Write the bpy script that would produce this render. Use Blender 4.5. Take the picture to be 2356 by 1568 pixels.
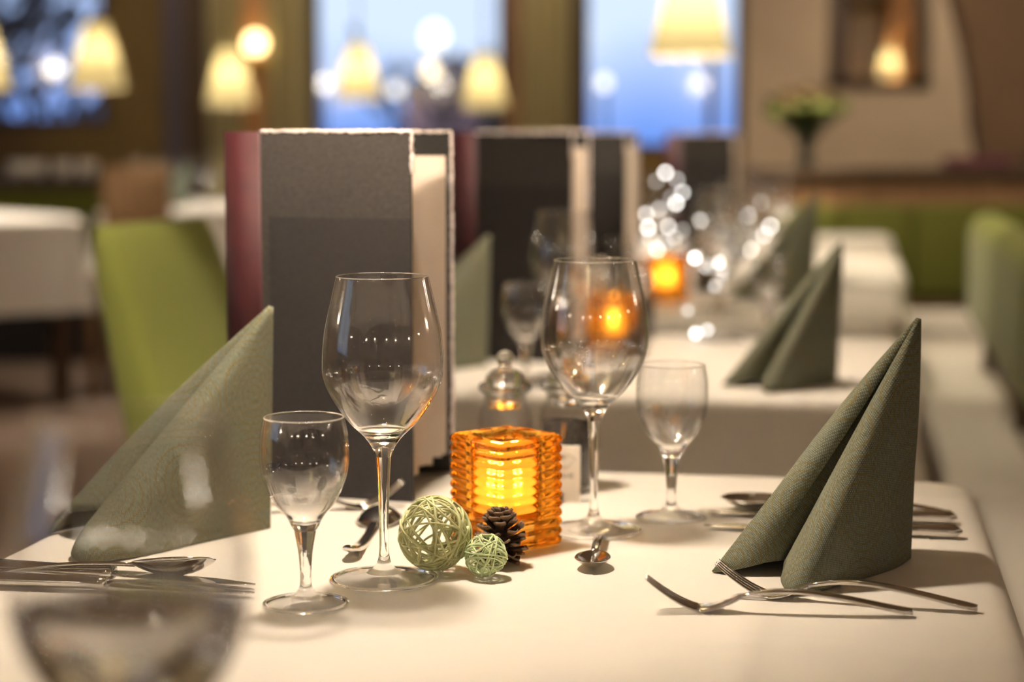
import bpy, bmesh, math, random
from mathutils import Vector, Matrix, Euler

for o in list(bpy.data.objects):
    bpy.data.objects.remove(o)
S = bpy.context.scene
C = S.collection
PI = math.pi
TH = 0.74            # table height

# ------------------------------------------------------------------ camera
cam = bpy.data.cameras.new('camera')
cam.sensor_width = 36
cam.lens = 67.23
cam.clip_start = 0.05
cam.dof.use_dof = True
cam.dof.focus_distance = 1.37
cam.dof.aperture_fstop = 3.4
camo = bpy.data.objects.new('camera', cam)
C.objects.link(camo)
camo.location = (0, 0, 1.06)
camo.rotation_euler = (PI / 2 - math.atan(476 / 4400), 0, 0)
S.camera = camo

# ------------------------------------------------------------------ view, world
S.view_settings.view_transform = 'Standard'
S.view_settings.look = 'None'
S.view_settings.gamma = 1
S.view_settings.use_curve_mapping = False
S.view_settings.exposure = -0.06
S.cycles.sample_clamp_indirect = 250
S.cycles.use_light_tree = False
S.cycles.max_bounces = 10
S.cycles.diffuse_bounces = 3
S.cycles.glossy_bounces = 4
S.cycles.transmission_bounces = 10
S.cycles.transparent_max_bounces = 16
S.cycles.adaptive_threshold = 0.03
LAMP_W = 12.5
LAMP_COL = (1.0, 0.865, 0.735)

w = bpy.data.worlds.new('dusk_sky')
S.world = w
w.use_nodes = True
nt = w.node_tree
nt.nodes.clear()
wo = nt.nodes.new('ShaderNodeOutputWorld')
bg = nt.nodes.new('ShaderNodeBackground')
tc = nt.nodes.new('ShaderNodeTexCoord')
sep = nt.nodes.new('ShaderNodeSeparateXYZ')
noi = nt.nodes.new('ShaderNodeTexNoise')
noi.inputs['Scale'].default_value = 5.0
add = nt.nodes.new('ShaderNodeMath'); add.operation = 'MULTIPLY_ADD'
add.inputs[1].default_value = 0.14
ramp = nt.nodes.new('ShaderNodeValToRGB')
ramp.color_ramp.elements[0].position = 0.06
ramp.color_ramp.elements[0].color = (0.11, 0.27, 0.82, 1)
ramp.color_ramp.elements[1].position = 0.135
ramp.color_ramp.elements[1].color = (0.62, 0.76, 1.0, 1)
nt.links.new(tc.outputs['Generated'], sep.inputs[0])
nt.links.new(tc.outputs['Generated'], noi.inputs['Vector'])
nt.links.new(noi.outputs['Fac'], add.inputs[0])
nt.links.new(sep.outputs['Z'], add.inputs[2])
nt.links.new(add.outputs[0], ramp.inputs[0])
nt.links.new(ramp.outputs[0], bg.inputs['Color'])
bg.inputs['Strength'].default_value = 1.4
nt.links.new(bg.outputs[0], wo.inputs[0])

# ------------------------------------------------------------------ materials
def new_mat(name):
    m = bpy.data.materials.new(name)
    m.use_nodes = True
    return m, m.node_tree

def pbr(name, col, rough=0.6, metal=0.0, noise=0.0, scale=20.0, bump=0.0, spec=None, sheen=0.0, stretch=(1, 1, 1)):
    m, t = new_mat(name)
    b = t.nodes['Principled BSDF']
    b.inputs['Roughness'].default_value = rough
    b.inputs['Metallic'].default_value = metal
    b.inputs['Base Color'].default_value = (*col, 1)
    if spec is not None:
        b.inputs['Specular IOR Level'].default_value = spec
    if sheen:
        b.inputs['Sheen Weight'].default_value = sheen
    if noise or bump:
        tcn = t.nodes.new('ShaderNodeTexCoord')
        mp = t.nodes.new('ShaderNodeMapping')
        mp.inputs['Scale'].default_value = stretch
        n = t.nodes.new('ShaderNodeTexNoise')
        n.inputs['Scale'].default_value = scale
        n.inputs['Detail'].default_value = 4
        t.links.new(tcn.outputs['Object'], mp.inputs[0])
        t.links.new(mp.outputs[0], n.inputs['Vector'])
        if noise:
            r = t.nodes.new('ShaderNodeValToRGB')
            r.color_ramp.elements[0].position = 0.3
            r.color_ramp.elements[1].position = 0.7
            r.color_ramp.elements[0].color = (*[c * (1 - noise) for c in col], 1)
            r.color_ramp.elements[1].color = (*[min(1, c * (1 + noise)) for c in col], 1)
            t.links.new(n.outputs['Fac'], r.inputs[0])
            t.links.new(r.outputs[0], b.inputs['Base Color'])
        if bump:
            bp = t.nodes.new('ShaderNodeBump')
            bp.inputs['Strength'].default_value = bump
            bp.inputs['Distance'].default_value = 0.002
            t.links.new(n.outputs['Fac'], bp.inputs['Height'])
            t.links.new(bp.outputs[0], b.inputs['Normal'])
    return m

def emit(name, col, strength):
    m, t = new_mat(name)
    t.nodes.clear()
    e = t.nodes.new('ShaderNodeEmission')
    e.inputs[0].default_value = (*col, 1)
    e.inputs[1].default_value = strength
    o = t.nodes.new('ShaderNodeOutputMaterial')
    t.links.new(e.outputs[0], o.inputs[0])
    return m

def glass_mat(name, col=(1, 1, 1), ior=1.5, rough=0.03):
    m, t = new_mat(name)
    t.nodes.clear()
    g = t.nodes.new('ShaderNodeBsdfGlass')
    g.inputs['Color'].default_value = (*col, 1)
    g.inputs['IOR'].default_value = ior
    g.inputs['Roughness'].default_value = rough
    o = t.nodes.new('ShaderNodeOutputMaterial')
    t.links.new(g.outputs[0], o.inputs[0])
    return m

def thin_glass(name, col=(0.985, 0.985, 0.985), ior=1.62):
    m, t = new_mat(name)
    t.nodes.clear()
    tr = t.nodes.new('ShaderNodeBsdfTransparent')
    tr.inputs[0].default_value = (*col, 1)
    gl = t.nodes.new('ShaderNodeBsdfGlossy')
    gl.inputs['Roughness'].default_value = 0.05
    geo = t.nodes.new('ShaderNodeNewGeometry')
    mr = t.nodes.new('ShaderNodeMapRange')      # the same ior on both faces of a thin wall
    mr.inputs['To Min'].default_value = ior
    mr.inputs['To Max'].default_value = 1 / ior
    t.links.new(geo.outputs['Backfacing'], mr.inputs['Value'])
    fr = t.nodes.new('ShaderNodeFresnel')
    t.links.new(mr.outputs[0], fr.inputs['IOR'])
    mx = t.nodes.new('ShaderNodeMixShader')
    o = t.nodes.new('ShaderNodeOutputMaterial')
    t.links.new(fr.outputs[0], mx.inputs[0])
    t.links.new(tr.outputs[0], mx.inputs[1])
    t.links.new(gl.outputs[0], mx.inputs[2])
    t.links.new(mx.outputs[0], o.inputs[0])
    return m

def stem_glass(name, z0, z1):
    m = thin_glass(name)
    t = m.node_tree
    out = [n for n in t.nodes if n.type == 'OUTPUT_MATERIAL'][0]
    thin = out.inputs[0].links[0].from_socket
    g = t.nodes.new('ShaderNodeBsdfGlass'); g.inputs['IOR'].default_value = 1.5; g.inputs['Roughness'].default_value = 0.03
    tcn = t.nodes.new('ShaderNodeTexCoord'); sp = t.nodes.new('ShaderNodeSeparateXYZ'); mr = t.nodes.new('ShaderNodeMapRange')
    mr.interpolation_type = 'SMOOTHSTEP'
    mr.inputs['From Min'].default_value = z0; mr.inputs['From Max'].default_value = z1
    t.links.new(tcn.outputs['Object'], sp.inputs[0]); t.links.new(sp.outputs['Z'], mr.inputs['Value'])
    mx = t.nodes.new('ShaderNodeMixShader')
    t.links.new(mr.outputs[0], mx.inputs[0]); t.links.new(g.outputs[0], mx.inputs[1]); t.links.new(thin, mx.inputs[2])
    t.links.new(mx.outputs[0], out.inputs[0])
    return m

def shade_mat(name, dcol, tcol, fac=0.5):
    m, t = new_mat(name)
    t.nodes.clear()
    d = t.nodes.new('ShaderNodeBsdfDiffuse'); d.inputs[0].default_value = (*dcol, 1)
    r = t.nodes.new('ShaderNodeBsdfTranslucent'); r.inputs[0].default_value = (*tcol, 1)
    mx = t.nodes.new('ShaderNodeMixShader'); mx.inputs[0].default_value = fac
    o = t.nodes.new('ShaderNodeOutputMaterial')
    t.links.new(d.outputs[0], mx.inputs[1]); t.links.new(r.outputs[0], mx.inputs[2])
    t.links.new(mx.outputs[0], o.inputs[0])
    return m

def napkin_mat(name):
    """Linen-look paper: a fine two-way weave and printed scallops of gold dotted arcs, on uv in metres."""
    m, t = new_mat(name)
    N = t.nodes.new; L = t.links.new
    b = t.nodes['Principled BSDF']
    b.inputs['Roughness'].default_value = 0.85
    b.inputs['Specular IOR Level'].default_value = 0.15
    uv = N('ShaderNodeUVMap')
    sp = N('ShaderNodeSeparateXYZ'); L(uv.outputs[0], sp.inputs[0])
    def math_(op, a, bb=None, c=None):
        n = N('ShaderNodeMath'); n.operation = op
        for i, v in enumerate((a, bb, c)):
            if v is None: continue
            if isinstance(v, (int, float)): n.inputs[i].default_value = v
            else: L(v, n.inputs[i])
        return n.outputs[0]
    jit = N('ShaderNodeTexNoise'); jit.inputs['Scale'].default_value = 120.0
    L(uv.outputs[0], jit.inputs['Vector'])
    U = math_('ADD', sp.outputs[0], math_('MULTIPLY', jit.outputs['Fac'], 0.0004))
    V = math_('ADD', sp.outputs[1], math_('MULTIPLY', jit.outputs['Fac'], 0.0004))
    k = 2 * PI / 0.0013
    su = math_('SINE', math_('MULTIPLY', U, k)); sv = math_('SINE', math_('MULTIPLY', V, k))
    weave = math_('ADD', math_('MULTIPLY', su, sv), math_('MULTIPLY', math_('MAXIMUM', su, sv), 0.6))
    slub = N('ShaderNodeTexNoise'); slub.inputs['Scale'].default_value = 1.0
    mp = N('ShaderNodeMapping'); mp.inputs['Scale'].default_value = (1500, 240, 1)
    L(uv.outputs[0], mp.inputs[0]); L(mp.outputs[0], slub.inputs['Vector'])
    wv = math_('MULTIPLY_ADD', weave, 0.30, math_('MULTIPLY_ADD', slub.outputs['Fac'], 0.55, 0.12))
    r = N('ShaderNodeValToRGB')
    r.color_ramp.elements[0].position = 0.25; r.color_ramp.elements[0].color = (0.066, 0.082, 0.058, 1)
    r.color_ramp.elements[1].position = 0.85; r.color_ramp.elements[1].color = (0.38, 0.375, 0.27, 1)
    L(wv, r.inputs[0])
    # rings
    def ring(ox, oy):
        cu = math_('SUBTRACT', math_('FRACT', math_('ADD', math_('DIVIDE', sp.outputs[0], 0.066), ox)), 0.5)
        cv = math_('SUBTRACT', math_('FRACT', math_('ADD', math_('DIVIDE', sp.outputs[1], 0.066), oy)), 0.5)
        d = math_('SQRT', math_('ADD', math_('MULTIPLY', cu, cu), math_('MULTIPLY', cv, cv)))
        line = math_('GREATER_THAN', math_('SINE', math_('MULTIPLY', d, 2 * PI / 0.088)), 0.80)
        ins = math_('LESS_THAN', d, 0.49)
        return math_('MULTIPLY', line, ins)
    rg = ring(0.0, 0.0)
    dots = math_('GREATER_THAN', math_('ADD', su, math_('MULTIPLY', sv, 0.8)), -0.2)
    fac = math_('MULTIPLY', math_('MULTIPLY', rg, dots), 0.85)
    mx = N('ShaderNodeMix'); mx.data_type = 'RGBA'
    L(fac, mx.inputs[0]); L(r.outputs[0], mx.inputs[6])
    mx.inputs[7].default_value = (0.22, 0.15, 0.035, 1)
    L(mx.outputs[2], b.inputs['Base Color'])
    bp = N('ShaderNodeBump'); bp.inputs['Strength'].default_value = 0.35; bp.inputs['Distance'].default_value = 0.0004
    L(weave, bp.inputs['Height']); L(bp.outputs[0], b.inputs['Normal'])
    return m

def wood(name, a, b_, scale=3.0, stretch=(14, 14, 1), rough=0.45):
    m, t = new_mat(name)
    N = t.nodes.new; L = t.links.new
    b = t.nodes['Principled BSDF']; b.inputs['Roughness'].default_value = rough
    tcn = N('ShaderNodeTexCoord'); mp = N('ShaderNodeMapping'); mp.inputs['Scale'].default_value = stretch
    n = N('ShaderNodeTexNoise'); n.inputs['Scale'].default_value = scale; n.inputs['Detail'].default_value = 6
    r = N('ShaderNodeValToRGB')
    r.color_ramp.elements[0].position = 0.3; r.color_ramp.elements[0].color = (*a, 1)
    r.color_ramp.elements[1].position = 0.7; r.color_ramp.elements[1].color = (*b_, 1)
    L(tcn.outputs['Object'], mp.inputs[0]); L(mp.outputs[0], n.inputs['Vector'])
    L(n.outputs['Fac'], r.inputs[0]); L(r.outputs[0], b.inputs['Base Color'])
    return m

def cloth_mat(name, col):
    m, t = new_mat(name)
    N = t.nodes.new; L = t.links.new
    b = t.nodes['Principled BSDF']
    b.inputs['Base Color'].default_value = (*col, 1)
    b.inputs['Roughness'].default_value = 0.5
    b.inputs['Specular IOR Level'].default_value = 0.35
    tcn = N('ShaderNodeTexCoord')
    n1 = N('ShaderNodeTexNoise'); n1.inputs['Scale'].default_value = 5.0; n1.inputs['Detail'].default_value = 2
    n2 = N('ShaderNodeTexNoise'); n2.inputs['Scale'].default_value = 900.0
    L(tcn.outputs['Object'], n1.inputs['Vector']); L(tcn.outputs['Object'], n2.inputs['Vector'])
    b1 = N('ShaderNodeBump'); b1.inputs['Strength'].default_value = 0.25; b1.inputs['Distance'].default_value = 0.02
    b2 = N('ShaderNodeBump'); b2.inputs['Strength'].default_value = 0.10; b2.inputs['Distance'].default_value = 0.0005
    sx = N('ShaderNodeSeparateXYZ'); L(tcn.outputs['Object'], sx.inputs[0])
    hts = []
    for ax, off in ((0, 0.06), (1, 0.11)):
        a1 = N('ShaderNodeMath'); a1.operation = 'PINGPONG'; a1.inputs[1].default_value = 0.13
        a0 = N('ShaderNodeMath'); a0.operation = 'ADD'; a0.inputs[1].default_value = off + 20 * 0.26
        L(sx.outputs[ax], a0.inputs[0]); L(a0.outputs[0], a1.inputs[0])
        a2 = N('ShaderNodeMapRange'); a2.interpolation_type = 'SMOOTHSTEP'
        a2.inputs['From Max'].default_value = 0.022; a2.inputs['To Min'].default_value = 0.35; a2.inputs['To Max'].default_value = 0.0
        L(a1.outputs[0], a2.inputs['Value']); hts.append(a2.outputs[0])
    ad = N('ShaderNodeMath'); ad.operation = 'ADD'; L(hts[0], ad.inputs[0]); L(hts[1], ad.inputs[1])
    ad2 = N('ShaderNodeMath'); ad2.operation = 'ADD'; L(ad.outputs[0], ad2.inputs[0]); L(n1.outputs['Fac'], ad2.inputs[1])
    L(ad2.outputs[0], b1.inputs['Height']); L(n2.outputs['Fac'], b2.inputs['Height'])
    L(b1.outputs[0], b2.inputs['Normal']); L(b2.outputs[0], b.inputs['Normal'])
    return m

M = {}
M['cloth'] = cloth_mat('cream_damask', (0.80, 0.745, 0.655))
M['cloth_white'] = cloth_mat('white_cloth', (0.80, 0.78, 0.74))
M['napkin'] = napkin_mat('sage_linen_paper')
M['napkin_dark'] = pbr('dark_sage_paper', (0.10, 0.115, 0.09), 0.9, noise=0.2, scale=60)
M['glass'] = glass_mat('clear_glass')
M['thin'] = thin_glass('thin_glass')
M['wine_bowl'] = stem_glass('wine_bowl_glass', 0.118, 0.158)
M['goblet_bowl'] = stem_glass('goblet_bowl_glass', 0.062, 0.088)
M['water'] = glass_mat('water', (1, 1, 1), 1.33)
M['amber'] = glass_mat('amber_glass', (1.0, 0.74, 0.30), 1.47)
M['liner'] = shade_mat('frosted_liner', (0.9, 0.85, 0.7), (0.97, 0.92, 0.75), 0.6)
_t = M['liner'].node_tree
_o = [n for n in _t.nodes if n.type == 'OUTPUT_MATERIAL'][0]; _src = _o.inputs[0].links[0].from_socket
_tr = _t.nodes.new('ShaderNodeBsdfTransparent'); _tr.inputs[0].default_value = (0.99, 0.93, 0.80, 1)
_mx = _t.nodes.new('ShaderNodeMixShader'); _mx.inputs[0].default_value = 0.62
_t.links.new(_src, _mx.inputs[1]); _t.links.new(_tr.outputs[0], _mx.inputs[2]); _t.links.new(_mx.outputs[0], _o.inputs[0])
M['wax'] = shade_mat('candle_wax', (0.8, 0.7, 0.5), (0.7, 0.5, 0.25), 0.5)
M['flame'] = emit('flame', (1.0, 0.62, 0.2), 30)
M['steel'] = pbr('polished_steel', (0.62, 0.60, 0.57), 0.13, 1.0)
M['steel_dark'] = pbr('steel_spoon', (0.55, 0.52, 0.48), 0.18, 1.0)
M['grey_cover'] = pbr('grey_felt_cover', (0.052, 0.045, 0.040), 0.85, noise=0.25, scale=400, bump=0.3)
M['grey_panel'] = pbr('dark_grey_panel', (0.034, 0.029, 0.027), 0.85, noise=0.2, scale=400, bump=0.2)
M['grey_inside'] = pbr('black_card', (0.022, 0.019, 0.017), 0.8)
M['red_spine'] = pbr('burgundy_spine', (0.055, 0.007, 0.009), 0.6, noise=0.15, scale=60)
M['fuzz'] = pbr('frayed_white_felt', (0.80, 0.70, 0.66), 0.95)
M['paper'] = pbr('cream_paper', (0.66, 0.55, 0.45), 0.7)
M['wicker'] = pbr('pale_green_cane', (0.66, 0.66, 0.34), 0.6, noise=0.18, scale=90, bump=0.4)
M['wicker_pale'] = pbr('mint_cane', (0.64, 0.74, 0.40), 0.55, noise=0.15, scale=90, bump=0.4)
M['cone'] = pbr('pinecone_brown', (0.060, 0.034, 0.021), 0.7, noise=0.5, scale=160, bump=0.5)
M['cone_tip'] = pbr('pinecone_tip', (0.22, 0.135, 0.08), 0.75, noise=0.35, scale=200)
M['green'] = pbr('lime_upholstery', (0.21, 0.225, 0.04), 0.85, noise=0.06, scale=200, sheen=0.1)
M['green_dark'] = pbr('olive_upholstery', (0.10, 0.105, 0.008), 0.85, noise=0.06, scale=100)
M['seat_cream'] = pbr('cream_seat_fabric', (0.55, 0.50, 0.42), 0.8, noise=0.05, scale=30)
M['wood_gold'] = wood('golden_wood', (0.13, 0.075, 0.018), (0.21, 0.125, 0.03))
M['wood_dark'] = wood('dark_wood', (0.045, 0.024, 0.010), (0.085, 0.045, 0.018))
M['wood_warm'] = wood('warm_wood', (0.20, 0.10, 0.045), (0.30, 0.16, 0.07))
M['wood_chair'] = wood('brown_chair_wood', (0.16, 0.09, 0.04), (0.24, 0.14, 0.065))
M['wood_orange'] = wood('orange_wood', (0.38, 0.17, 0.05), (0.50, 0.25, 0.09))
M['black'] = pbr('near_black', (0.012, 0.010, 0.009), 0.6)
M['plaster'] = pbr('beige_plaster', (0.47, 0.355, 0.24), 0.9, noise=0.05, scale=4)
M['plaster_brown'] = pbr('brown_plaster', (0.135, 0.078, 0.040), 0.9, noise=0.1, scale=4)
M['violet'] = pbr('grey_violet_fabric', (0.11, 0.085, 0.10), 0.9)
M['curtain'] = pbr('olive_gold_curtain', (0.42, 0.35, 0.17), 0.85, noise=0.1, scale=6, stretch=(8, 8, 0.4))
M['carpet'] = pbr('rosy_brown_carpet', (0.34, 0.25, 0.20), 0.95, noise=0.1, scale=90, stretch=(1, 12, 1))
M['ceiling'] = pbr('pale_ceiling', (0.50, 0.37, 0.24), 0.9)
M['shade'] = shade_mat('cream_lampshade', (0.75, 0.66, 0.42), (0.066, 0.058, 0.028), 0.5)
M['globe'] = emit('lit_globe', (1.0, 0.72, 0.32), 7)
M['bulb'] = emit('lit_bulb', (1.0, 0.85, 0.6), 40)
M['cord'] = pbr('dark_cord', (0.03, 0.025, 0.02), 0.6)
M['brass'] = pbr('aged_brass', (0.45, 0.28, 0.09), 0.35, 1.0)
M['salt'] = pbr('salt_grains', (0.72, 0.62, 0.48), 0.9, noise=0.15, scale=500, bump=0.5)
M['pepper'] = pbr('peppercorns', (0.045, 0.034, 0.024), 0.8, noise=0.9, scale=260, bump=0.6)
M['card'] = pbr('white_card', (0.78, 0.70, 0.60), 0.7)
M['ink'] = pbr('dark_ink', (0.05, 0.045, 0.05), 0.7)
M['ink_pale'] = pbr('pale_ink', (0.50, 0.44, 0.37), 0.7)
M['blue_ink'] = pbr('blue_print', (0.012, 0.016, 0.09), 0.5)
M['leaf'] = pbr('bouquet_leaf', (0.045, 0.065, 0.015), 0.7, noise=0.4, scale=30)
M['bloom'] = pbr('brown_bloom', (0.17, 0.11, 0.045), 0.8, noise=0.4, scale=40)
M['bloom_green'] = pbr('lime_bloom', (0.24, 0.28, 0.07), 0.7, noise=0.3, scale=40)
M['vase'] = pbr('dark_green_vase', (0.03, 0.035, 0.025), 0.2)
M['purple'] = pbr('plum_fabric', (0.12, 0.022, 0.045), 0.9)
M['china'] = pbr('white_china', (0.75, 0.72, 0.68), 0.2)
M['snow'] = pbr('snow', (0.75, 0.80, 0.90), 0.9)
M['bark'] = pbr('dark_bark', (0.012, 0.014, 0.020), 0.9)
M['facade'] = pbr('pink_facade', (0.42, 0.22, 0.20), 0.9)
M['roof_slate'] = pbr('slate_roof', (0.06, 0.07, 0.10), 0.8)
M['pane_glow_white'] = emit('stand_in_lamp_white', (1.0, 0.97, 0.9), 2.6)
M['pane_glow_warm'] = emit('stand_in_lamp_warm', (1.0, 0.80, 0.48), 4)

# ------------------------------------------------------------------ helpers
def link(o, parent=None):
    C.objects.link(o)
    if parent is not None:
        o.parent = parent
    return o

def mesh(name, verts, faces, mat, parent=None, smooth=True, uvs=None, fmat=None):
    me = bpy.data.meshes.new(name)
    me.from_pydata([tuple(v) for v in verts], [], faces)
    mats = mat if isinstance(mat, (list, tuple)) else [mat]
    for mm in mats:
        me.materials.append(mm)
    if fmat:
        me.polygons.foreach_set('material_index', fmat)
    if smooth:
        me.polygons.foreach_set('use_smooth', [True] * len(me.polygons))
    if uvs:
        lay = me.uv_layers.new(name='UVMap')
        for p in me.polygons:
            for li in p.loop_indices:
                lay.data[li].uv = uvs[me.loops[li].vertex_index]
    me.update()
    return link(bpy.data.objects.new(name, me), parent)

def tag(o, label, cat, group=None, kind=None):
    if label: o['label'] = label
    if cat: o['category'] = cat
    if group: o['group'] = group
    if kind: o['kind'] = kind
    return o

def thing(name, label, cat, loc=(0, 0, 0), rz=0.0, group=None):
    o = bpy.data.objects.new(name, None)
    o.empty_display_size = 0.02
    link(o)
    o.location = loc
    o.rotation_euler = (0, 0, rz)
    return tag(o, label, cat, group)

def dup(root, loc, rz=None, label=None, group=None, scale=None):
    r = root.copy(); C.objects.link(r)
    r.location = loc
    if rz is not None: r.rotation_euler = (root.rotation_euler[0], root.rotation_euler[1], rz)
    if label: r['label'] = label
    if group: r['group'] = group
    if scale: r.scale = (scale, scale, scale)
    for ch in root.children:
        c = ch.copy(); C.objects.link(c); c.parent = r
        for g in ch.children:
            d = g.copy(); C.objects.link(d); d.parent = c
    return r

class MB:
    def __init__(s): s.v = []; s.f = []
    def add(s, v, f):
        n = len(s.v); s.v += [Vector(p) for p in v]; s.f += [tuple(i + n for i in q) for q in f]
    def box(s, x0, x1, y0, y1, z0, z1, mtx=None):
        v = [Vector((x, y, z)) for z in (z0, z1) for x, y in ((x0, y0), (x1, y0), (x1, y1), (x0, y1))]
        if mtx: v = [mtx @ p for p in v]
        s.add(v, [(3, 2, 1, 0), (4, 5, 6, 7), (0, 1, 5, 4), (1, 2, 6, 5), (2, 3, 7, 6), (3, 0, 4, 7)])
    def tube(s, pts, rad, n=8, cap=True):
        pts = [Vector(p) for p in pts]
        if not isinstance(rad, (list, tuple)): rad = [rad] * len(pts)
        up = Vector((0, 0, 1)); rings = []
        prev = None
        for i, p in enumerate(pts):
            d = (pts[min(i + 1, len(pts) - 1)] - pts[max(i - 1, 0)]).normalized()
            if prev is None:
                a = d.cross(up)
                if a.length < 1e-4: a = d.cross(Vector((1, 0, 0)))
            else:
                a = prev - d * prev.dot(d)
            a.normalize(); b = d.cross(a); prev = a
            rings.append([p + (a * math.cos(2 * PI * k / n) + b * math.sin(2 * PI * k / n)) * rad[i] for k in range(n)])
        v = [q for r in rings for q in r]; f = []
        for i in range(len(pts) - 1):
            for k in range(n):
                f.append((i * n + k, i * n + (k + 1) % n, (i + 1) * n + (k + 1) % n, (i + 1) * n + k))
        if cap:
            f.append(tuple(range(n - 1, -1, -1))); f.append(tuple((len(pts) - 1) * n + k for k in range(n)))
        s.add(v, f)
    def loft(s, secs, n=14, p=2.6):
        """secs: (x, y, z, half width along y, half thickness along z); superellipse sections along x, capped."""
        v = []
        for (x, y, z, a, t) in secs:
            for k in range(n):
                c, q = math.cos(2 * PI * k / n), math.sin(2 * PI * k / n)
                v.append((x, y + a * math.copysign(abs(c) ** (2 / p), c), z + t * math.copysign(abs(q) ** (2 / p), q)))
        f = []
        for i in range(len(secs) - 1):
            for k in range(n):
                f.append((i * n + k, (i + 1) * n + k, (i + 1) * n + (k + 1) % n, i * n + (k + 1) % n))
        f.append(tuple(range(n))); f.append(tuple((len(secs) - 1) * n + k for k in range(n - 1, -1, -1)))
        s.add(v, f)
    def build(s, name, mat, parent=None, smooth=False, bevel=0.0, seg=2):
        o = mesh(name, s.v, s.f, mat, parent, smooth)
        if bevel:
            b = o.modifiers.new('bevel', 'BEVEL'); b.width = bevel; b.segments = seg; b.limit_method = 'ANGLE'
            for p in o.data.polygons: p.use_smooth = True
        return o

def box(name, x0, x1, y0, y1, z0, z1, mat, parent=None, bevel=0.0):
    b = MB(); b.box(x0, x1, y0, y1, z0, z1)
    return b.build(name, mat, parent, bevel=bevel)

def struct(o):
    o['kind'] = 'structure'
    return o

def spline(pts, sub=4):
    """Catmull-Rom through 2D/3D points."""
    P = [Vector(p) for p in pts]; out = []
    for i in range(len(P) - 1):
        p0, p1, p2, p3 = P[max(i - 1, 0)], P[i], P[i + 1], P[min(i + 2, len(P) - 1)]
        for k in range(sub):
            t = k / sub
            out.append(0.5 * ((2 * p1) + (p2 - p0) * t + (2 * p0 - 5 * p1 + 4 * p2 - p3) * t * t + (3 * p1 - p0 - 3 * p2 + p3) * t ** 3))
    out.append(P[-1])
    return out

def lathe(name, prof, mat, parent=None, n=64, fm=None):
    """prof: list of (r, z); r 0 makes a pole. fm(z, i) gives a material index for the ring band i."""
    v = []; idx = []
    for r, z in prof:
        if r < 1e-6:
            idx.append([len(v)] * n); v.append((0, 0, z))
        else:
            idx.append([len(v) + k for k in range(n)])
            v += [(r * math.cos(2 * PI * k / n), r * math.sin(2 * PI * k / n), z) for k in range(n)]
    f = []; mi = []
    for i in range(len(prof) - 1):
        for k in range(n):
            q = [idx[i][k], idx[i][(k + 1) % n], idx[i + 1][(k + 1) % n], idx[i + 1][k]]
            q = list(dict.fromkeys(q))
            if len(q) > 2:
                f.append(tuple(q)); mi.append(fm(i) if fm else 0)
    return mesh(name, v, f, mat, parent, True, None, mi if fm else None)

A10 = math.radians(10.0)
def uv(u, v, z=0.0):
    """Place a point in the dining row's own frame: u across the row, v along it."""
    return Vector((u * math.cos(A10) + v * math.sin(A10), -u * math.sin(A10) + v * math.cos(A10), z))

# ------------------------------------------------------------------ room
X0, X1, Y0, Y1, ZC = -4.6, 4.6, -3.5, 11.5, 2.75
struct(box('floor', X0, X1, Y0, Y1 + 0.3, -0.05, 0.0, M['carpet']))
struct(box('ceiling', X0, X1, Y0, Y1 + 0.3, ZC, ZC + 0.05, M['ceiling']))
struct(box('wall_front', X0, X1, Y0 - 0.1, Y0, 0, ZC, M['plaster']))
struct(box('wall_right', X1, X1 + 0.1, Y0, Y1 + 0.3, 0, ZC, M['plaster']))
# left wall with one window beside the near table
b = MB()
b.box(X0 - 0.1, X0, Y0, -0.6, 0, ZC); b.box(X0 - 0.1, X0, 1.6, Y1 + 0.3, 0, ZC)
b.box(X0 - 0.1, X0, -0.6, 1.6, 0, 0.9); b.box(X0 - 0.1, X0, -0.6, 1.6, 2.3, ZC)
struct(b.build('wall_left', M['plaster']))
# far wall: golden wood on the left, plaster on the right
T = 0.2
b = MB()
b.box(X0, -3.7, Y1, Y1 + T, 0, ZC)
b.box(-3.7, -2.41, Y1, Y1 + T, 0, 1.10); b.box(-3.7, -2.41, Y1, Y1 + T, 2.4, ZC)
b.box(-2.41, -1.205, Y1, Y1 + T, 0, ZC)
b.box(-1.205, -0.03, Y1, Y1 + T, 0, 1.00); b.box(-1.205, -0.03, Y1, Y1 + T, 2.4, ZC)
b.box(-0.03, 0.41, Y1, Y1 + T, 0, ZC)
b.box(0.41, 1.39, Y1, Y1 + T, 0, 0.95); b.box(0.41, 1.39, Y1, Y1 + T, 2.4, ZC)
struct(b.build('wall_back', M['wood_gold']))
b = MB()
b.box(1.39, 1.93, Y1 - 0.02, Y1 + T, 0, ZC)
b.box(2.43, X1, Y1 - 0.02, Y1 + T, 0, ZC)
b.box(1.93, 2.43, Y1 - 0.02, Y1 + T, 0, 1.37)
struct(b.build('wall_back_plaster', M['plaster']))

def window(n, x0, x1, z0, z1, mull):
    b = MB(); fw = 0.05; y0, y1 = Y1 + 0.06, Y1 + 0.12
    b.box(x0, x1, y0, y1, z0, z0 + fw); b.box(x0, x1, y0, y1, z1 - fw, z1)
    b.box(x0, x0 + fw, y0, y1, z0, z1); b.box(x1 - fw, x1, y0, y1, z0, z1)
    for m in mull: b.box(m - 0.025, m + 0.025, y0, y1, z0, z1)
    o = struct(b.build('window_%d' % n, M['wood_dark']))
    p = box('pane', x0, x1, Y1 + 0.088, Y1 + 0.092, z0, z1, M['thin'], o)
    return o
window(1, -3.7, -2.41, 1.10, 2.4, ())
window(2, -1.205, -0.03, 1.00, 2.4, ())
window(3, 0.41, 1.39, 0.95, 2.4, (1.20,))
b = MB()
for y in (-0.6, 0.48, 1.55): b.box(X0 - 0.07, X0 - 0.02, y, y + 0.05, 0.9, 2.3)
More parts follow.
